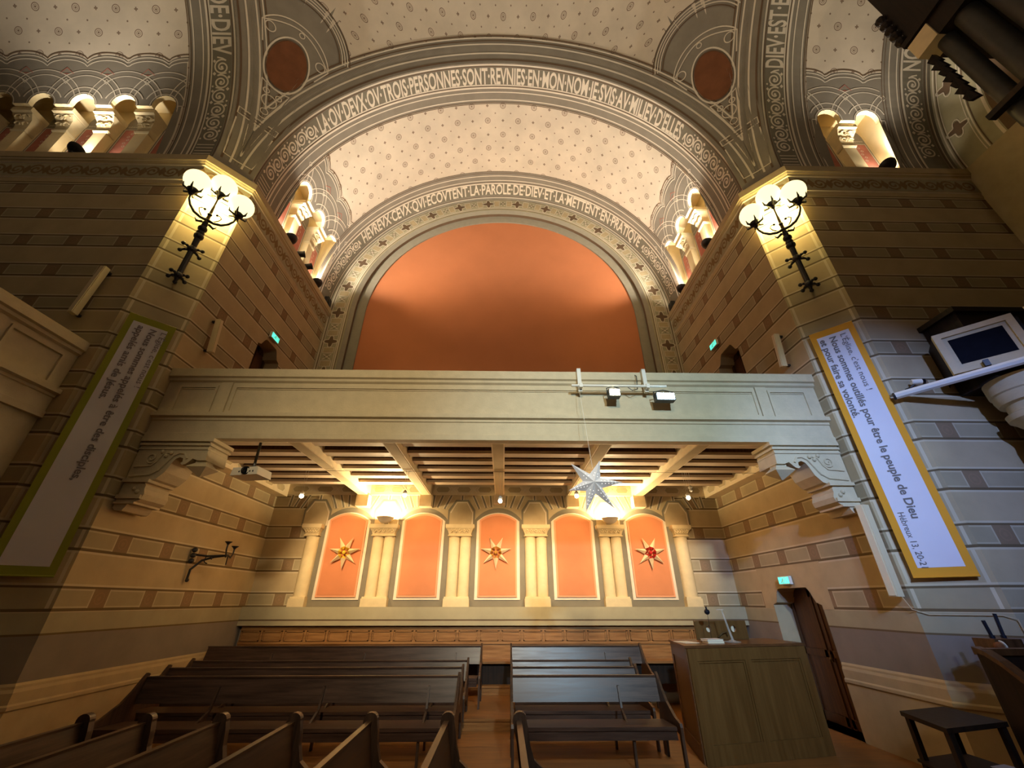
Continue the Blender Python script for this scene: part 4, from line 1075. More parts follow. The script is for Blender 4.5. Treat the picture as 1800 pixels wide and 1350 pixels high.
# bench with panelled back along the rear wall
r = empty('wall_bench', (0, 10.9, 0.42), 'orange oak bench with panelled back along the rear wall', 'bench')
mb = MB(); mb.box(-5.95, 5.3, YB - .10, YB - .02, 0.45, 1.50, 'oak'); mb.box(-5.95, 5.3, YB - .14, YB - .02, 1.50, 1.53, 'oak'); mb.box(-5.95, 5.3, YB - .12, YB - .02, 1.40, 1.43, 'oak'); mb.box(-5.95, 5.3, YB - .125, YB - .02, 1.13, 1.18, 'oak'); mb.build('backrest', r)
for i in range(22):
    x = -5.7 + i * 0.505
    mb = MB(); mb.box(x - .19, x + .19, YB - .112, YB - .10, 1.20, 1.385, 'oak')
    for a, b, c, d in ((x - .21, x + .21, 1.375, 1.395), (x - .21, x + .21, 1.19, 1.21), (x - .21, x - .19, 1.19, 1.395), (x + .19, x + .21, 1.19, 1.395)): mb.box(a, b, YB - .13, YB - .10, c, d, 'oak')
    mb.box(x + .24, x + .275, YB - .125, YB - .10, 1.18, 1.40, 'oak')
    mb.build('raised_panel', r)
mb = MB(); mb.box(-5.95, 5.3, 10.60, YB - .08, 0.80, 0.84, 'oak'); mb.build('seat', r)
mb = MB(); mb.box(-5.95, 5.3, 10.72, 10.75, 0.42, 0.80, 'darkwood'); mb.build('apron', r)

# ---- uplights on the cornice
def uplight(p, aim, label, energy, group='uplights standing on the cornices'):
    r = empty('cornice_uplight', p, label, 'uplight', group); p = Vector(p)
    mb = MB(); ax = Vector((aim[0], aim[1], 0.0)).normalized() * 0.45 + Vector((0, 0, 0.9))
    mb.lathe([(0.02, -0.02), (0.10, 0.0), (0.17, 0.05), (0.195, 0.10), (0.185, 0.10), (0.15, 0.06), (0.0, 0.05)], p + Vector((0, 0, .07)), 'iron', 22, ax); mb.build('bowl', r, 40)
    mb = MB(); mb.tube([p, p + Vector((0, 0, .08))], .025, 'iron', 8); mb.lathe([(.06, 0), (.06, .012), (.0, .015)], p, 'iron', 12); mb.build('foot', r)
    c = p + Vector((0, 0, .07)) + ax.normalized() * .16
    lamp('uplight_light', 'SPOT', c, energy * 0.2, (1.0, 0.90, 0.74), 0.07, c + ax, 172, 0.3)
    up_ = Vector((-aim[0] * 0.8, -aim[1] * 0.8 if abs(aim[1]) > 0.5 else 0, 1.0))
    lamp('uplight_vault_light', 'SPOT', c + Vector((0, 0, .03)), energy * 2.9, (1.0, 0.92, 0.82), 0.07, c + up_, 112, 0.8)
    return r
CT = 10.932
uplight((-5.96, 8.15, CT), (-1, 0.1), 'round uplight bowl on the left transept cornice, nearer the pier', 310)
uplight((-5.96, 9.95, CT), (-1, 0.2), 'round uplight bowl on the left transept cornice, nearer the rear wall', 310)
uplight((5.96, 8.10, CT), (1, 0.1), 'round uplight bowl on the right transept cornice, nearer the pier', 310)
uplight((5.96, 9.98, CT), (1, 0.2), 'round uplight bowl on the right transept cornice, nearer the rear wall', 310)
uplight((-9.72, 5.66, CT), (0.1, 1), 'round uplight bowl on the cornice of the left frontal wall', 210)
uplight((9.20, 5.66, CT), (0.1, 1), 'round uplight bowl on the cornice of the right frontal wall', 170)
def spot_can(p, tgt, label, energy):
    p = Vector(p); d = (Vector(tgt) - p).normalized(); r = empty('spotlight', p, label, 'spotlight', 'spotlights on the left cornice')
    mb = MB(); mb.lathe([(.04, -.16), (.085, -.14), (.09, .06), (.10, .07), (.10, .10), (.085, .10), (.08, .04), (.0, .03)], p + Vector((0, 0, .2)), 'iron', 16, d); mb.build('housing', r, 40)
    mb = MB(); mb.tube([p, p + Vector((0, 0, .14))], .018, 'iron', 6); mb.build('bracket', r)
    c = p + Vector((0, 0, .2)) + d * .12
    lamp('spot_light', 'SPOT', c, energy, (1.0, 0.78, 0.52), 0.05, c + d, 75, 0.9)
spot_can((-5.97, 8.78, CT), (2.6, 11.4, 13.4), 'small can spotlight on the left cornice aimed at the lunette, nearer the pier', 380)
spot_can((-5.97, 9.28, CT), (-1.0, 11.4, 14.0), 'small can spotlight on the left cornice aimed at the lunette, nearer the rear wall', 300)
for sx, nm in ((-1, 'left'), (1, 'right')):
    r = empty('cornice_speaker', (sx * 5.97, 10.85, CT), 'small dark loudspeaker at the rear end of the %s cornice' % nm, 'loudspeaker', 'small loudspeakers on the cornices')
    mb = MB(); x0, x1 = sorted((sx * 5.90, sx * 6.12)); mb.box(x0, x1, 10.72, 10.98, CT, CT + .26, 'iron'); mb.build('cabinet', r)
    mb = MB(); mb.lathe([(.08, 0), (.085, .012), (.03, .005), (.0, .02)], (sx * 5.90, 10.85, CT + .13), 'blackpl', 14, (-sx, 0, 0)); mb.build('cone', r)
# the far right lunette corner is lit from the hidden end of the right cornice
lamp('lunette_glow', 'SPOT', (5.7, 9.6, 11.2), 230, (1.0, 0.78, 0.52), 0.05, (1.2, 11.4, 13.8), 80, 0.9)

# ---- half bowl uplights on the rear wall
for x, nm in ((-2.93, 'second pair of columns from the left'), (2.965, 'second pair of columns from the right')):
    r = empty('wall_uplight', (x, YB - .25, 3.80), 'white half bowl wall light glowing above the ' + nm, 'wall light', 'wall lights on the rear wall')
    mb = MB(); mb.lathe([(.03, 0), (.10, .02), (.17, .07), (.225, .15), (.21, .15), (.15, .07), (0, .04)], (x, YB - .27, 3.78), 'whitepl', 24); mb.build('bowl', r, 40)
    mb = MB(); mb.box(x - .05, x + .05, YB - .12, YB, 3.80, 3.92, 'whitepl'); mb.build('wall_plate', r)
    lamp('wall_uplight_throw', 'SPOT', (x, YB - .30, 3.91), 520, (1.0, 0.77, 0.44), 0.05, (x, YB - 3.3, 5.9), 125, 1.0)
    lamp('wall_uplight_light', 'POINT', (x, YB - .27, 3.90), 270, (1.0, 0.76, 0.40), 0.05)
# ---- halogen bulbs hanging on wires below the gallery
HZ = lambda x, y, z: (0.1675 + (x - 0.1675) * 0.843, y * 0.843, 2 + (z - 2) * 0.843)
for (x, y, z), nm in ((HZ(-4.89, 10.2, 4.31), 'in the leftmost bay'), (HZ(-2.33, 10.2, 4.34), 'in the bright second bay'), (HZ(2.0, 10.2, 4.34), 'half hidden behind the grey star'), (HZ(0.07, 10.2, 4.21), 'in the middle'), (HZ(4.84, 10.2, 4.31), 'at the far right, lit'), (HZ(4.95, 10.2, 4.50), 'at the far right, unlit')):
    r = empty('halogen_lamp', (x, y, z), 'small bare halogen bulb on thin wires below the gallery ' + nm, 'lamp', 'halogen bulbs below the gallery')
    on = z < 4.0
    mb = MB(); mb.sphere((x, y, z), .045 if on else .035, 'bulb' if on else 'whitepl', 12, 8); mb.build('bulb', r)
    mb = MB(); mb.lathe([(.03, 0), (.05, .03), (.02, .07), (.005, .08)], (x, y, z + .03), 'whitepl', 12); mb.build('socket', r)
    for k in (-1, 1):
        mb = MB(); mb.tube([(x + k * .015, y, z + .1), (x + k * .03, y, 4.50)], .0025, 'whitepl', 5); mb.build('wire', r)
    if on: lamp('halogen_bulb_light', 'POINT', (x, y, z - .10), 11, (1.0, 0.74, 0.44), 0.04)
    if on: lamp('halogen_light', 'SPOT', (x, y + .06, z - .02), 320, (1.0, 0.70, 0.38), 0.05, (x * 0.95, YB, 2.75), 74, 0.8)
# two thin tension wires crossing the beams
w_ = MB(); w_.tube([(-W + .3, 8.598, 4.49), (W - .3, 8.598, 4.49)], .004, 'blackpl', 5); tag(w_.build('tension_wire'), 'thin dark wire stretched under the gallery beams', 'wire')

# ---- stage lights clamped to the gallery parapet
r = empty('light_rail', (2.15, 6.35, 5.45), 'white pipe clamped along the top of the gallery parapet', 'pipe')
mb = MB(); mb.tube([(1.37, 6.36, 5.44), (3.10, 6.36, 5.44)], .024, 'whitepl', 10); mb.build('pipe', r)
for x in (1.54, 2.76):
    mb = MB(); mb.box(x - .035, x + .035, 6.43, 6.50, 5.36, 5.83, 'whitepl'); mb.box(x - .035, x + .035, 6.43, 6.95, 5.825, 5.845, 'whitepl'); mb.box(x - .03, x + .03, 6.33, 6.45, 5.40, 5.48, 'whitepl'); mb.build('clamp', r)
for x, z, m_, sx_, col, en, nm in ((2.117, 5.27, 'ledwarm', .085, (1.0, .93, .62), 90, 'round warm white stage light hanging from the gallery rail'), (3.02, 5.20, 'ledcool', .15, (.45, .72, 1.0), 160, 'oblong blue white stage light hanging from the gallery rail')):
    r = empty('stage_light', (x, 6.36, z), nm, 'stage light')
    mb = MB(); mb.box(x - sx_ - .02, x + sx_ + .02, 6.28, 6.42, z - .07, z + .07, 'blackpl'); mb.build('housing', r)
    mb = MB(); mb.box(x - sx_, x + sx_, 6.265, 6.28, z - .058, z + .058, m_); mb.build('lens', r)
    mb = MB(); mb.tube([(x - sx_ - .02, 6.36, z), (x - sx_ - .03, 6.36, z + .12), (x, 6.36, z + .16), (x + sx_ + .03, 6.36, z + .12), (x + sx_ + .02, 6.36, z)], .01, 'blackpl', 6); mb.build('yoke', r)
    lamp('stage_light_beam', 'SPOT', (x, 6.24, z), en, col, 0.05, (1.2, 1.0, 0.0), 75, 0.8)
mb = MB(); mb.tube([(2.36, 6.38, 5.46), (2.47, 6.37, 5.36), (2.58, 6.40, 5.40), (2.62, 6.45, 5.70), (2.62, 6.6, 5.83)], .008, 'blackpl', 6); tag(mb.build('power_cable'), 'black cable looped over the parapet between the stage lights', 'cable')

# ---- paper stars
def wall_star(x, z, m_, label):
    r = empty('paper_star', (x, YB - .09, z), label, 'star', 'paper stars in the arched panels')
    c = Vector((x, YB - .12, z))
    for i in range(7):
        a = radians(90 + 360 / 14 + i * 360 / 7); d = Vector((cos(a), 0, sin(a))); t = Vector((-sin(a), 0, cos(a))); f_ = Vector((0, -1, 0))
        mb = MB(); tip = c + d * .40 + f_ * .02; rt = c + d * .06
        L_, R_, U, D_ = c + d * .14 + t * .065, c + d * .14 - t * .065, c + d * .13 + f_ * .10, c + d * .13
        v = [mb.vert(p) for p in (tip, L_, U, R_, D_, rt + f_ * .03)]
        for f in ((0, 1, 2), (0, 2, 3), (0, 3, 4), (0, 4, 1)): mb.face([v[k] for k in f], 'paper')
        for f in ((5, 2, 1), (5, 3, 2), (5, 4, 3), (5, 1, 4)): mb.face([v[k] for k in f], m_)
        mb.build('spike', r)
    mb = MB(); mb.sphere(c + Vector((0, -.03, 0)), .05, m_, 10, 6); mb.build('centre', r)
wall_star(-3.885, 3.09, 'staryellow', 'cream paper star with yellow centre in the leftmost orange panel')
wall_star(-0.03, 3.10, 'stargold', 'cream paper star with golden centre in the middle orange panel')
wall_star(3.95, 3.10, 'starred', 'cream paper star with red centre in the rightmost orange panel')
r = empty('hanging_star', (1.503, 6.0, 3.55), 'large grey perforated paper star hanging on a thread below the gallery', 'star')
c = Vector((1.503, 6.0, 3.56)); tips = [(1.19, 3.875), (1.65, 3.925), (1.965, 3.585), (1.80, 3.19), (1.365, 3.145), (1.13, 3.455)]
mb = MB(); n = len(tips); fr, bk = mb.vert(c + Vector((0, -.13, 0))), mb.vert(c + Vector((0, .13, 0)))
tv = [mb.vert((x, 6.0, z)) for x, z in tips]; vv = []
for i in range(n):
    a = Vector((tips[i][0], 6, tips[i][1])) - c; b = Vector((tips[(i + 1) % n][0], 6, tips[(i + 1) % n][1])) - c
    m_ = (a.normalized() + b.normalized()).normalized() * .155; vv.append(mb.vert(c + m_))
for i in range(n):
    for ct in (fr, bk): mb.face([ct, vv[i - 1], tv[i]], 'greypaper'); mb.face([ct, tv[i], vv[i]], 'greypaper')
mb.build('star_body', r)
mb = MB()
for i in range(n):                       # pin holes with the light showing through
    tp = Vector((tips[i][0], 6.0, tips[i][1]))
    for k in range(5):
        for s_ in (-1, 1):
            nb = c + (Vector(mb_v) - c if False else Vector((0, 0, 0)))
            V0 = Vector((0, 0, 0))
            a = Vector((tips[i][0], 6, tips[i][1])) - c; b = Vector((tips[(i + s_) % n][0], 6, tips[(i + s_) % n][1])) - c
            vq = c + (a.normalized() + b.normalized()).normalized() * .155
            f0 = c + Vector((0, -.13, 0)); u, v_ = 0.18 + 0.13 * k, 0.30 - 0.04 * k
            p = f0 * (1 - u - v_) + tp * u + vq * v_
            nn = (tp - f0).cross(vq - f0).normalized(); nn = nn if nn.y < 0 else -nn
            if (i in (2, 3, 4, 5) or k < 2): mb.lathe([(.007, 0), (.006, .003), (0, .0035)], p + nn * .001, 'starlight', 6, nn)
mb.build('pin_hole', r)
mb = MB(); mb.tube([c + Vector((0.02, 0, .24)), (1.50, 6.36, 5.42)], .003, 'whitepl', 5); mb.build('thread', r)

# ---- projector under the gallery
r = empty('projector', (-4.45, 7.3, 4.05), 'white video projector hanging on a black pole under the gallery', 'projector')
mb = MB(); mb.hexa([(-4.72, 7.12, 3.97), (-4.19, 7.02, 3.97), (-4.15, 7.42, 3.97), (-4.68, 7.50, 3.97), (-4.70, 7.12, 4.11), (-4.21, 7.02, 4.11), (-4.17, 7.42, 4.11), (-4.66, 7.50, 4.11)], 'whitepl'); mb.build('body', r)
mb = MB(); mb.lathe([(.075, 0), (.075, .03), (.06, .035), (.05, .02), (0, .025)], (-4.43, 7.075, 4.045), 'lens', 18, (0.19, -1, 0)); mb.build('lens', r)
mb = MB(); mb.tube([(-4.44, 7.28, 4.13), (-4.46, 7.28, 4.86)], .025, 'blackpl', 8); mb.lathe([(.13, 4.11), (.13, 4.13), (.03, 4.19)], (-4.44, 7.28, 0), 'blackpl', 12); mb.build('ceiling_pole', r)
for dx in (.09, .15, -.12):
    mb = MB(); mb.lathe([(.018, 0), (.018, .008), (0, .009)], (-4.43 + dx, 7.07 - dx * .19, 4.03), 'blackpl', 8, (0.19, -1, 0)); mb.build('knob', r)

# ---- column loudspeakers
def column_speaker(p0, p1, wd, n, label, nm='column_speaker'):
    p0, p1, n = Vector(p0), Vector(p1), Vector(n).normalized(); t = (p1 - p0).normalized(); e = t.cross(n).normalized()
    r = empty(nm, p0, label, 'loudspeaker', 'column loudspeakers on the walls'); c = (p0 + p1) / 2
    mb = MB(); mb.obox(c, e * wd / 2, n * wd / 2, t * (p1 - p0).length / 2, 'offwhite'); mb.obox(c + n * wd * .5, e * wd * .36, n * wd * .12, t * (p1 - p0).length * .49, 'offwhite'); mb.build('cabinet', r)
    for p in (p0 + t * .03, p1 - t * .05):
        mb = MB(); mb.obox(p - n * (wd * .5 + .04), e * .03, n * .045, t * .02, 'iron'); mb.build('wall_mount', r)
column_speaker((-7.31, 5.62, 6.36), (-7.25, 5.62, 7.43), .10, (0, -1, 0), 'slim cream column loudspeaker on the left frontal wall')
column_speaker((-5.90, 7.03, 6.50), (-5.90, 6.92, 7.24), .10, (1, 0, 0), 'slim cream column loudspeaker on the left wall above the gallery')
column_speaker((5.90, 6.95, 6.24), (5.90, 6.86, 6.98), .10, (-1, 0, 0), 'slim cream column loudspeaker on the right wall above the gallery')
column_speaker((5.905, 6.49, 2.06), (5.93, 6.49, 3.36), .13, (-1, -.3, 0), 'tall white column loudspeaker low on the right wall beside the amber banner')

# ---- green exit signs
def exit_sign(p, n, wd, ht, label):
    p, n = Vector(p), Vector(n); e = Vector((0, 0, 1)).cross(n).normalized(); u = Vector((0, 0, 1))
    r = empty('exit_sign', p, label, 'exit sign', 'green exit signs')
    mb = MB(); mb.obox(p, e * wd / 2, n * .03, u * ht / 2, 'whitepl'); mb.build('box', r)
    mb = MB(); mb.obox(p + n * .032, e * (wd / 2 - .015), n * .004, u * (ht / 2 - .015), 'exit'); mb.build('lit_panel', r)
    q = lambda x, z: p + n * .038 + e * (x * wd) + u * (z * ht)
    mb = MB()                              # running figure and door
    mb.tube([q(-.02, .12), q(-.08, -.08), q(.02, -.18), q(-.04, -.34)], .008, 'whitepl', 5); mb.tube([q(-.08, -.08), q(-.18, -.22), q(-.26, -.2)], .008, 'whitepl', 5)
    mb.tube([q(-.14, .02), q(-.03, .10), q(.08, .0)], .007, 'whitepl', 5); mb.sphere(q(.0, .24), .014, 'whitepl', 8, 5)
    mb.tube([q(.16, -.34), q(.16, .32), q(.34, .32), q(.34, -.34)], .006, 'whitepl', 5); mb.build('pictogram', r)
exit_sign((-5.98, 8.87, 8.16), (1, 0, 0), .36, .17, 'green exit sign above the gallery door in the left wall')
exit_sign((5.98, 9.16, 8.28), (-1, 0, 0), .36, .17, 'green exit sign above the gallery door in the right wall')
exit_sign((5.98, 9.07, 2.38), (-1, 0, 0), .36, .15, 'green exit sign above the lower door in the right wall')

# ---- two armed iron candle bracket on the left wall
r = empty('candle_sconce', (-6.0, 8.67, 2.8), 'black wrought iron two armed candle bracket on the left wall', 'sconce')
X0 = -6.0
mb = MB(); mb.tube([(X0 + .02, 8.75, 2.36), (X0 + .03, 8.74, 2.55), (X0 + .12, 8.85, 2.72), (X0 + .25, 9.0, 2.80), (X0 + .45, 9.1, 2.84)], .022, 'iron', 8)
mb.tube([(X0 + .02, 8.70, 2.82), (X0 + .2, 8.85, 2.80), (X0 + .45, 9.1, 2.84)], .02, 'iron', 8)
for z in (2.70, 2.80, 2.90): mb.sphere((X0 + .03, 8.68, z), .05, 'iron', 8, 5)
for z in (2.36,): mb.sphere((X0 + .03, 8.75, z), .035, 'iron', 8, 5)
mb.tube([(X0 + .2 + .07 * cos(a * .6), 8.9, 2.74 + .07 * sin(a * .6)) for a in range(9)], .01, 'iron', 6); mb.build('wall_arm', r)
for dy, dz in ((-.13, .06), (.13, 0.0)):
    y = 9.1 + dy; mb = MB(); mb.tube([(X0 + .45, 9.1, 2.84), (X0 + .46, 9.1 + dy * .6, 2.80), (X0 + .46, y, 2.88 + dz), (X0 + .46, y, 2.98 + dz)], .015, 'iron', 6)
    mb.lathe([(.02, 0), (.03, .02), (.065, .05), (.07, .06), (.03, .055), (0, .05)], (X0 + .46, y, 2.97 + dz), 'iron', 12); mb.tube([(X0 + .45, 9.1, 2.82), (X0 + .47, 9.08, 2.66)], .012, 'iron', 6); mb.build('candle_arm', r)

# ---- parapet of the side gallery in the left arm
r = empty('side_gallery', (-6.9, 5.6, 4.4), 'dim stone gallery parapet of the left arm meeting the left frontal wall', 'balcony')
mb = MB(); P = [(-6.95 - y, 5.735, z) for y, z in prof]; P = [(-6.95 - y if False else -6.93 - y * 1.0, 5.735, z) for y, z in prof]
mb.prism(P, (0, -7.0, 0), 'stone'); mb.build('parapet', r)
mb = MB()
for y0, y1 in ((5.55, 4.75), (4.5, 0.0)):
    for a, b, c, d in ((y1, y0, 5.45, 5.50), (y1, y0, 4.955, 4.985), (y0 - .04, y0, 4.985, 5.45), (y1, y1 + .04, 4.985, 5.45)): mb.box(-6.909, -6.88, a, b, c, d, 'stone')
mb.build('panel_frame', r)
mb = MB(); bq = [(4.86, 4.46), (5.74, 4.46), (5.74, 3.30), (5.62, 3.28), (5.55, 3.40), (5.42, 3.44), (5.42, 3.72), (5.30, 3.76), (5.16, 3.90), (5.08, 4.08), (5.0, 4.11), (4.90, 4.05), (4.83, 4.1)]
mb.prism([(-6.95, y, z) for y, z in bq], (-.5, 0, 0), 'stone'); mb.build('bracket', r)
mb = MB(); mb.box(-9.5, -7.2, -1.2, 5.73, 4.50, 4.90, 'joistdark'); mb.build('deck', r)

# ---- organ gallery in the right arm
D = Vector((1, -1, 0)).normalized(); Nn = Vector((-1, -1, 0)).normalized(); E0 = Vector((7.16, 5.267, 0))
def K(x, d, z): return E0 + D * x + Nn * d + Vector((0, 0, z))
r = empty('organ_gallery', (7.5, 4.9, 4.4), 'pale stone organ gallery corner with a framed dark panel', 'balcony')
mb = MB()
def frame(mb, x0, x1, z0, z1, w_, d0, d1, k):
    for a, b, c, e in ((x0, x1, z1 - w_, z1), (x0, x1, z0, z0 + w_), (x0, x0 + w_, z0 + w_, z1 - w_), (x1 - w_, x1, z0 + w_, z1 - w_)):
        mb.hexa([K(a, d0, c), K(b, d0, c), K(b, d1, c), K(a, d1, c), K(a, d0, e), K(b, d0, e), K(b, d1, e), K(a, d1, e)], k)
frame(mb, 0, .88, 5.10, 5.82, .085, -.12, .02, 'stone'); frame(mb, .08, .80, 5.18, 5.74, .06, -.12, -.015, 'stone'); mb.build('frame', r)
mb = MB(); mb.hexa([K(.13, -.12, 5.23), K(.75, -.12, 5.23), K(.75, -.02, 5.23), K(.13, -.02, 5.23), K(.13, -.12, 5.69), K(.75, -.12, 5.69), K(.75, -.02, 5.69), K(.13, -.02, 5.69)], 'darkpanel')
mb.build('dark_panel', r)
mb = MB(); mb.poly([K(0, -.12, 5.1), K(0, -.12, 5.82), (7.55, 5.72, 5.82), (7.55, 5.72, 5.1)], 'darkwood'); mb.hexa([K(0, -.12, 5.06), K(.95, -.12, 5.06), K(.95, -.30, 5.06), K(0, -.30, 5.06), K(0, -.12, 5.8), K(.95, -.12, 5.8), K(.95, -.30, 5.8), K(0, -.30, 5.8)], 'darkwood'); mb.build('core', r)
mb = MB(); P = [(7.90 + y, 4.50, z) for y, z in prof]; mb.prism(P, (0, -6.5, 0), 'stone'); mb.build('parapet', r)
mb = MB(); mb.lathe([(.02, 3.62), (.28, 3.66), (.38, 3.72), (.36, 3.8), (.31, 3.86), (.32, 4.1), (.30, 4.22), (.36, 4.30), (.41, 4.34), (.42, 4.42), (.36, 4.45), (.36, 4.56), (.42, 4.58), (.44, 4.66), (.44, 4.72), (.46, 4.74), (.46, 4.95)], (8.0, 5.1, 0), 'stone', 28); mb.build('bracket', r, 35)
mb = MB(); mb.box(7.7, 10.9, -1.5, 4.5, 4.50, 4.90, 'joistdark'); mb.build('deck', r)
# rolled projection screen fixed below the panel
r = empty('screen_tube', (6.55, 5.72, 4.97), 'white rolled projection screen tube fixed below the framed dark panel', 'projection screen')
a, b = Vector((6.515, 5.695, 4.935)), Vector((7.85, 4.36, 5.03))
mb = MB(); t = (b - a).normalized(); mb.lathe([(.05 * 1.15, 0), (.056, (b - a).length)], a, 'whitepl', 8, t); mb.build('casing', r)
mb = MB(); mb.lathe([(.06, -.02), (.062, .01), (.02, .012)], a, 'blackpl', 8, t); mb.build('end_cap', r)
mb = MB(); mb.obox(K(.36, .06, 5.13), D * .03, Nn * .05, Vector((0, 0, .05)), 'iron'); mb.build('hook', r)
r = empty('wall_camera', (6.89, 5.6, 5.13), 'small white camera on the right frontal wall above the screen tube', 'camera')
mb = MB(); mb.lathe([(.035, 0), (.045, .01), (.045, .13), (.03, .14)], (6.83, 5.62, 5.16), 'whitepl', 12, (.9, -.35, -.1)); mb.build('body', r)
mb = MB(); mb.lathe([(.044, 0), (.046, .04), (.03, .042)], (6.95, 5.575, 5.147), 'lens', 12, (.9, -.35, -.1)); mb.build('lens', r)
mb = MB(); mb.tube([(6.80, 5.735, 5.08), (6.82, 5.66, 5.08), (6.87, 5.62, 5.12)], .015, 'blackpl', 6); mb.build('wall_mount', r)

# ---- organ
r = empty('pipe_organ', (8.4, 1.5, 4.9), 'dark pipe organ with large metal pipes on the right hand gallery', 'organ')
mb = MB(); mb.box(8.3, 10.6, -2.8, 3.2, 4.905, 8.0, 'darkwood'); mb.box(7.85, 10.6, -2.9, 3.35, 7.75, 8.0, 'darkwood'); mb.build('case', r)
mb = MB(); mb.box(7.72, 10.6, -2.95, 3.42, 10.75, 11.2, 'darkwood'); mb.box(7.69, 8.05, 3.08, 3.45, 10.74, 11.16, 'beam'); mb.box(7.66, 10.6, -3.0, 3.48, 11.2, 11.32, 'darkwood'); mb.box(7.75, 10.6, -2.9, 3.4, 11.32, 14.5, 'darkwood'); mb.build('cornice', r)
for i, (y, rr) in enumerate(((3.16, .13), (2.80, .17), (2.38, .20), (1.92, .21), (1.45, .19), (1.05, .16))):
    mb = MB(); mb.lathe([(.03, 7.5), (.05, 7.6), (rr, 8.0 + .3), (rr, 10.9)], (7.95, y, 0), 'pipe', 20)
    mb.build('pipe', r, 40)
mb = MB(); mb.box(7.70, 7.82, 0.5, 3.38, 8.62, 8.72, 'darkwood'); mb.build('pipe_rail', r)
for k in range(7):
    mb = MB(); mb.prism([(7.84, 3.36, 10.70 - .2 * k), (7.80, 3.46 + .03 * (k % 2), 10.62 - .2 * k), (7.82, 3.44, 10.50 - .2 * k), (7.88, 3.34, 10.48 - .2 * k)], (.08, 0, 0), 'darkwood'); mb.build('carving', r)
for k in range(5):
    mb = MB(); mb.sphere((7.72, 3.46, 11.45 + .22 * k), .10, 'darkwood', 8, 5); mb.build('carving', r)
mb = MB(); mb.box(7.66, 10.4, 5.15, 5.72, 4.96, 6.24, 'darkwood'); mb.box(7.60, 10.45, 5.10, 5.735, 6.24, 6.33, 'darkwood'); tag(mb.build('organ_cupboard'), 'black cupboard standing behind the framed dark panel', 'cupboard')

# ---- panelled desk and the things on it
def Q4(a, b, c, d): return [Vector((*p, 0)) for p in (a, b, c, d)]
DQ = Q4((2.98, 7.28), (5.09, 7.72), (5.02, 8.66), (3.17, 8.42)); DZ = 1.40
r = empty('panelled_desk', (4.0, 7.9, 0), 'tall brown wooden panelled desk standing right of the pews', 'desk')
mb = MB(); up = Vector((0, 0, 1)); mb.hexa([p + up * .002 for p in DQ] + [p + up * (DZ - .035) for p in DQ], 'deskwood'); mb.build('body', r)
cen = sum(DQ, Vector()) / 4
mb = MB(); T = [p + (p - cen).normalized() * .035 for p in DQ]; mb.hexa([p + up * (DZ - .035) for p in T] + [p + up * DZ for p in T], 'desktop'); mb.build('top', r)
fu = (DQ[1] - DQ[0]).normalized(); fl = (DQ[1] - DQ[0]).length; fn = Vector((fu.y, -fu.x, 0))
def FD(x, d, z): return DQ[0] + fu * x + fn * d + up * z
mb = MB()
def stile(mb, x0, x1, z0, z1, d=.028, k='deskwood'): mb.hexa([FD(x0, 0, z0), FD(x1, 0, z0), FD(x1, d, z0), FD(x0, d, z0), FD(x0, 0, z1), FD(x1, 0, z1), FD(x1, d, z1), FD(x0, d, z1)], k)
for x0, x1 in ((0, .14), (.98, 1.08), (fl - .14, fl)): stile(mb, x0, x1, 0.002, DZ - .04)
for a, b in ((.14, .98), (1.08, fl - .14)):
    stile(mb, a, b, 0.002, .22); stile(mb, a, b, 1.20, DZ - .04)
    stile(mb, a, b, 1.17, 1.20, .014); stile(mb, a, a + .03, .22, 1.17, .014); stile(mb, b - .03, b, .22, 1.17, .014)
mb.build('front_frame', r)
mb = MB(); sl = DQ[3] - DQ[0]; sn = Vector((-sl.y, sl.x, 0)).normalized()
for u0, u1, z0, z1 in ((0, .1, .01, 1.36), (.9, 1, .01, 1.36), (.1, .9, .01, .2), (.1, .9, 1.2, 1.36)):
    a, b = DQ[0] + sl * u0, DQ[0] + sl * u1; mb.hexa([a + up * z0, b + up * z0, b + sn * .015 + up * z0, a + sn * .015 + up * z0, a + up * z1, b + up * z1, b + sn * .015 + up * z1, a + sn * .015 + up * z1], 'desktop')
mb.build('side_frame', r)
r = empty('music_rest', (4.1, 8.42, DZ), 'upright brown wooden music rest with two cut holes at the back of the desk', 'music rest')
mb = MB(); holes = []
for cx in (3.88, 4.36): holes.append([(cx + .05 * cos(radians(a)), 1.565 + .055 * sin(radians(a))) for a in range(0, 360, 30)])
FM = lambda x, z, d=0.0: (x, 8.40 + (x - 4.1) * .12 + d, z)
holed(mb, FM, [(3.62, DZ + .002), (4.62, DZ + .002), (4.62, 1.69), (3.62, 1.69)], holes, 'deskwood')
holed(mb, lambda x, z: FM(x, z, .03), [(3.62, DZ + .002), (4.62, DZ + .002), (4.62, 1.69), (3.62, 1.69)], holes, 'deskwood')
reveal(mb, FM, [(3.62, DZ + .002), (4.62, DZ + .002), (4.62, 1.69), (3.62, 1.69)], .03, 'deskwood')
for h in holes: reveal(mb, FM, h, .03, 'deskwood')
mb.build('board', r)
mb = MB(); mb.tube([(4.02, 8.36, 1.44), (4.10, 8.35, 1.50), (4.18, 8.36, 1.52), (4.20, 8.37, 1.46)], .012, 'brass', 6); mb.build('carving', r)
for cx, nm in ((3.885, 'left'), (4.335, 'right')):
    mb = MB(); mb.box(cx - .06, cx + .05, 8.47, 8.475, DZ + .002, 1.62, 'book'); tag(mb.build('sheet_of_music'), 'white sheet of paper showing through the %s hole of the music rest' % nm, 'paper')
def rotbox(mb, c, hx, hy, z0, z1, ang, k):
    a = radians(ang); ex, ey = Vector((cos(a), sin(a), 0)) * hx, Vector((-sin(a), cos(a), 0)) * hy
    mb.obox(Vector((c[0], c[1], (z0 + z1) / 2)), ex, ey, Vector((0, 0, (z1 - z0) / 2)), k)
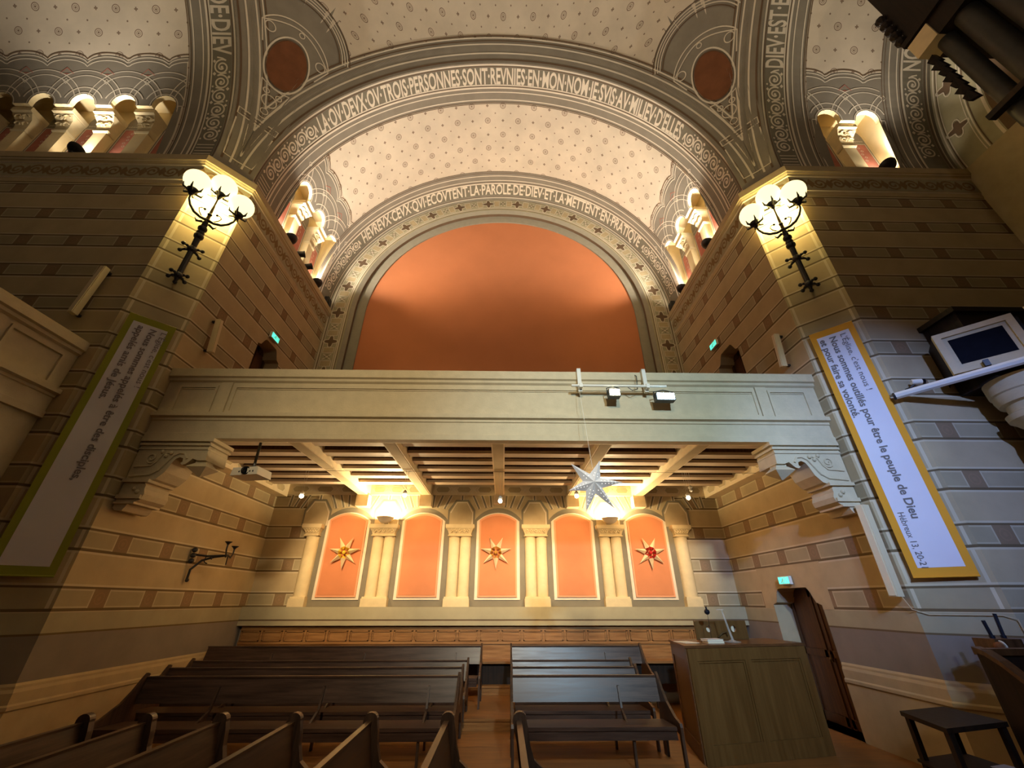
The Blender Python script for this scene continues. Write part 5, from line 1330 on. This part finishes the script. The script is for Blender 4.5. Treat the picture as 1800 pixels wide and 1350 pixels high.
def book(name, c, hx, hy, z0, th, ang, cover, label, cat):
    r = empty(name, (c[0], c[1], z0), label, cat); mb = MB(); rotbox(mb, c, hx - .006, hy - .006, z0 + .004, z0 + th - .004, ang, 'book'); mb.build('pages', r)
    mb = MB(); rotbox(mb, c, hx, hy, z0, z0 + .004, ang, cover); rotbox(mb, c, hx, hy, z0 + th - .004, z0 + th, ang, cover); mb.build('cover', r)
book('book', (3.62, 7.72), .14, .10, DZ + .001, .028, 4, 'book', 'white book lying at the bottom of the stack on the desk', 'book')
book('book', (3.61, 7.73), .145, .10, DZ + .030, .028, 9, 'bannerwhite', 'white book lying on top of the stack on the desk', 'book')
mb = MB(); rotbox(mb, (3.22, 7.84), .13, .17, DZ + .001, DZ + .006, 14, 'book'); tag(mb.build('paper_sheets'), 'white sheets of paper at the left edge of the desk', 'paper')
r = empty('desk_lamp', (4.02, 7.86, DZ), 'clear acrylic reading lamp leaning on the desk', 'lamp')
mb = MB(); mb.lathe([(.13, 0), (.13, .008), (.06, .018), (.03, .035), (0, .04)], (4.02, 7.88, DZ + .001), 'acrylic', 22); mb.build('base', r)
mb = MB(); mb.tube([(4.03, 7.88, DZ + .03), (4.0, 7.88, DZ + .18), (3.95, 7.88, DZ + .47)], [.02, .018, .012], 'acrylic', 8); mb.build('stem', r)
mb = MB(); mb.obox((3.91, 7.86, DZ + .475), (.06, 0, 0), (0, .02, 0), (0, 0, .006), 'acrylic'); mb.build('head', r)
r = empty('microphone', (3.70, 7.95, DZ), 'dark blue microphone capsule on a thin stem above the desk', 'microphone')
mb = MB(); mb.sphere((3.72, 7.95, DZ + .44), .045, 'darkblue', 14, 8); mb.tube([(3.72, 7.95, DZ + .47), (3.715, 7.95, DZ + .52)], .014, 'darkblue', 8); mb.build('capsule', r)
mb = MB(); mb.tube([(3.73, 8.0, DZ + .001), (3.735, 8.0, DZ + .25), (3.73, 7.97, DZ + .42)], .003, 'darkblue', 6); mb.lathe([(.03, 0), (.03, .01), (0, .012)], (3.73, 8.0, DZ + .001), 'darkblue', 10); mb.build('stem', r)

# ---- lower right corner: pulpit, table, wiring
r = empty('pulpit', (5.9, 4.6, 0), 'dark wooden pulpit with a curved rail at the right edge', 'pulpit')
RAILP = [(5.02, 1.575), (4.92, 1.55), (4.80, 1.47), (4.66, 1.34), (4.45, 1.22), (4.1, 1.12), (3.6, 1.08)]
mb = MB(); mb.prism([(5.22, y, z - .05) for y, z in RAILP] + [(5.22, 3.6, 0.002), (5.22, 5.02, 0.002)], (.05, 0, 0), 'darkwood'); mb.build('stair_panel', r)
mb = MB(); mb.prism([(5.19, y, z - .05) for y, z in RAILP] + [(5.19, y, z) for y, z in RAILP[::-1]], (.11, 0, 0), 'doorwood'); mb.build('rail', r)
mb = MB(); mb.box(5.27, 6.5, 4.97, 5.02, 0.002, 1.50, 'darkwood'); mb.box(5.22, 6.5, 4.94, 5.05, 1.50, 1.56, 'doorwood'); mb.build('front_panel', r)
mb = MB(); mb.box(5.78, 6.1, 5.30, 5.55, 1.50, 1.62, 'doorwood'); mb.box(5.86, 6.02, 5.38, 5.50, 0.002, 1.50, 'darkwood'); mb.build('book_rest', r)
for a, b, nm in (((5.90, 5.42, 1.62), (5.885, 5.42, 1.80), 'short dark microphone rod on the pulpit book rest'), ((6.06, 5.44, 1.62), (6.085, 5.44, 1.87), 'longer dark microphone rod at the right on the pulpit book rest')):
    r = empty('microphone_rod', a, nm, 'microphone', 'microphone rods on the pulpit'); a, b = Vector(a), Vector(b)
    mb = MB(); mb.tube([a, b], .018, 'darkblue', 8); mb.build('rod', r)
    mb = MB(); mb.lathe([(.026, 0), (.026, .03), (0, .032)], a, 'darkblue', 10); mb.build('clip', r)
r = empty('call_knob', (5.73, 5.5, 1.53), 'red brown round knob with a white rim beside the pulpit', 'knob')
mb = MB(); mb.sphere((5.80, 5.30, 1.55), .045, 'medal', 14, 8); mb.build('ball', r)
mb = MB(); mb.lathe([(.05, 0), (.055, .012), (.04, .016)], (5.83, 5.30, 1.555), 'whitepl', 16, (1, 0, .2)); mb.build('rim', r)
mb = MB(); mb.tube([(5.93, 6.44, 2.07), (5.99, 6.42, 1.90), (6.10, 6.30, 1.84), (6.58, 5.80, 1.84), (6.65, 5.71, 1.80), (6.66, 5.70, 1.35), (6.66, 5.70, 1.12), (6.66, 5.68, 0.0)], .006, 'stone', 6); tag(mb.build('wall_cable'), 'white cable running from the tall loudspeaker down the edge of the right pier', 'cable')
r = empty('side_table', (5.0, 5.2, 0), 'low dark wooden table between the desk and the pulpit', 'table')
TQ = Q4((4.30, 4.72), (5.14, 4.95), (5.14, 5.60), (4.46, 5.40)); mb = MB(); mb.hexa([p + up * .92 for p in TQ] + [p + up * .96 for p in TQ], 'darkwood'); mb.build('table_top', r)
for p in TQ:
    q = p + (sum(TQ, Vector()) / 4 - p).normalized() * .06; mb = MB(); mb.box(q.x - .025, q.x + .025, q.y - .025, q.y + .025, 0.002, .92, 'darkwood'); mb.build('leg', r)
mb = MB(); mb.hexa([p + up * .55 for p in TQ] + [p + up * .57 for p in TQ], 'darkwood'); mb.build('shelf', r)
book('booklet', (4.98, 5.0), .10, .07, .572, .035, 15, 'bannerwhite', 'pale booklet lying on the shelf of the dark table', 'book')
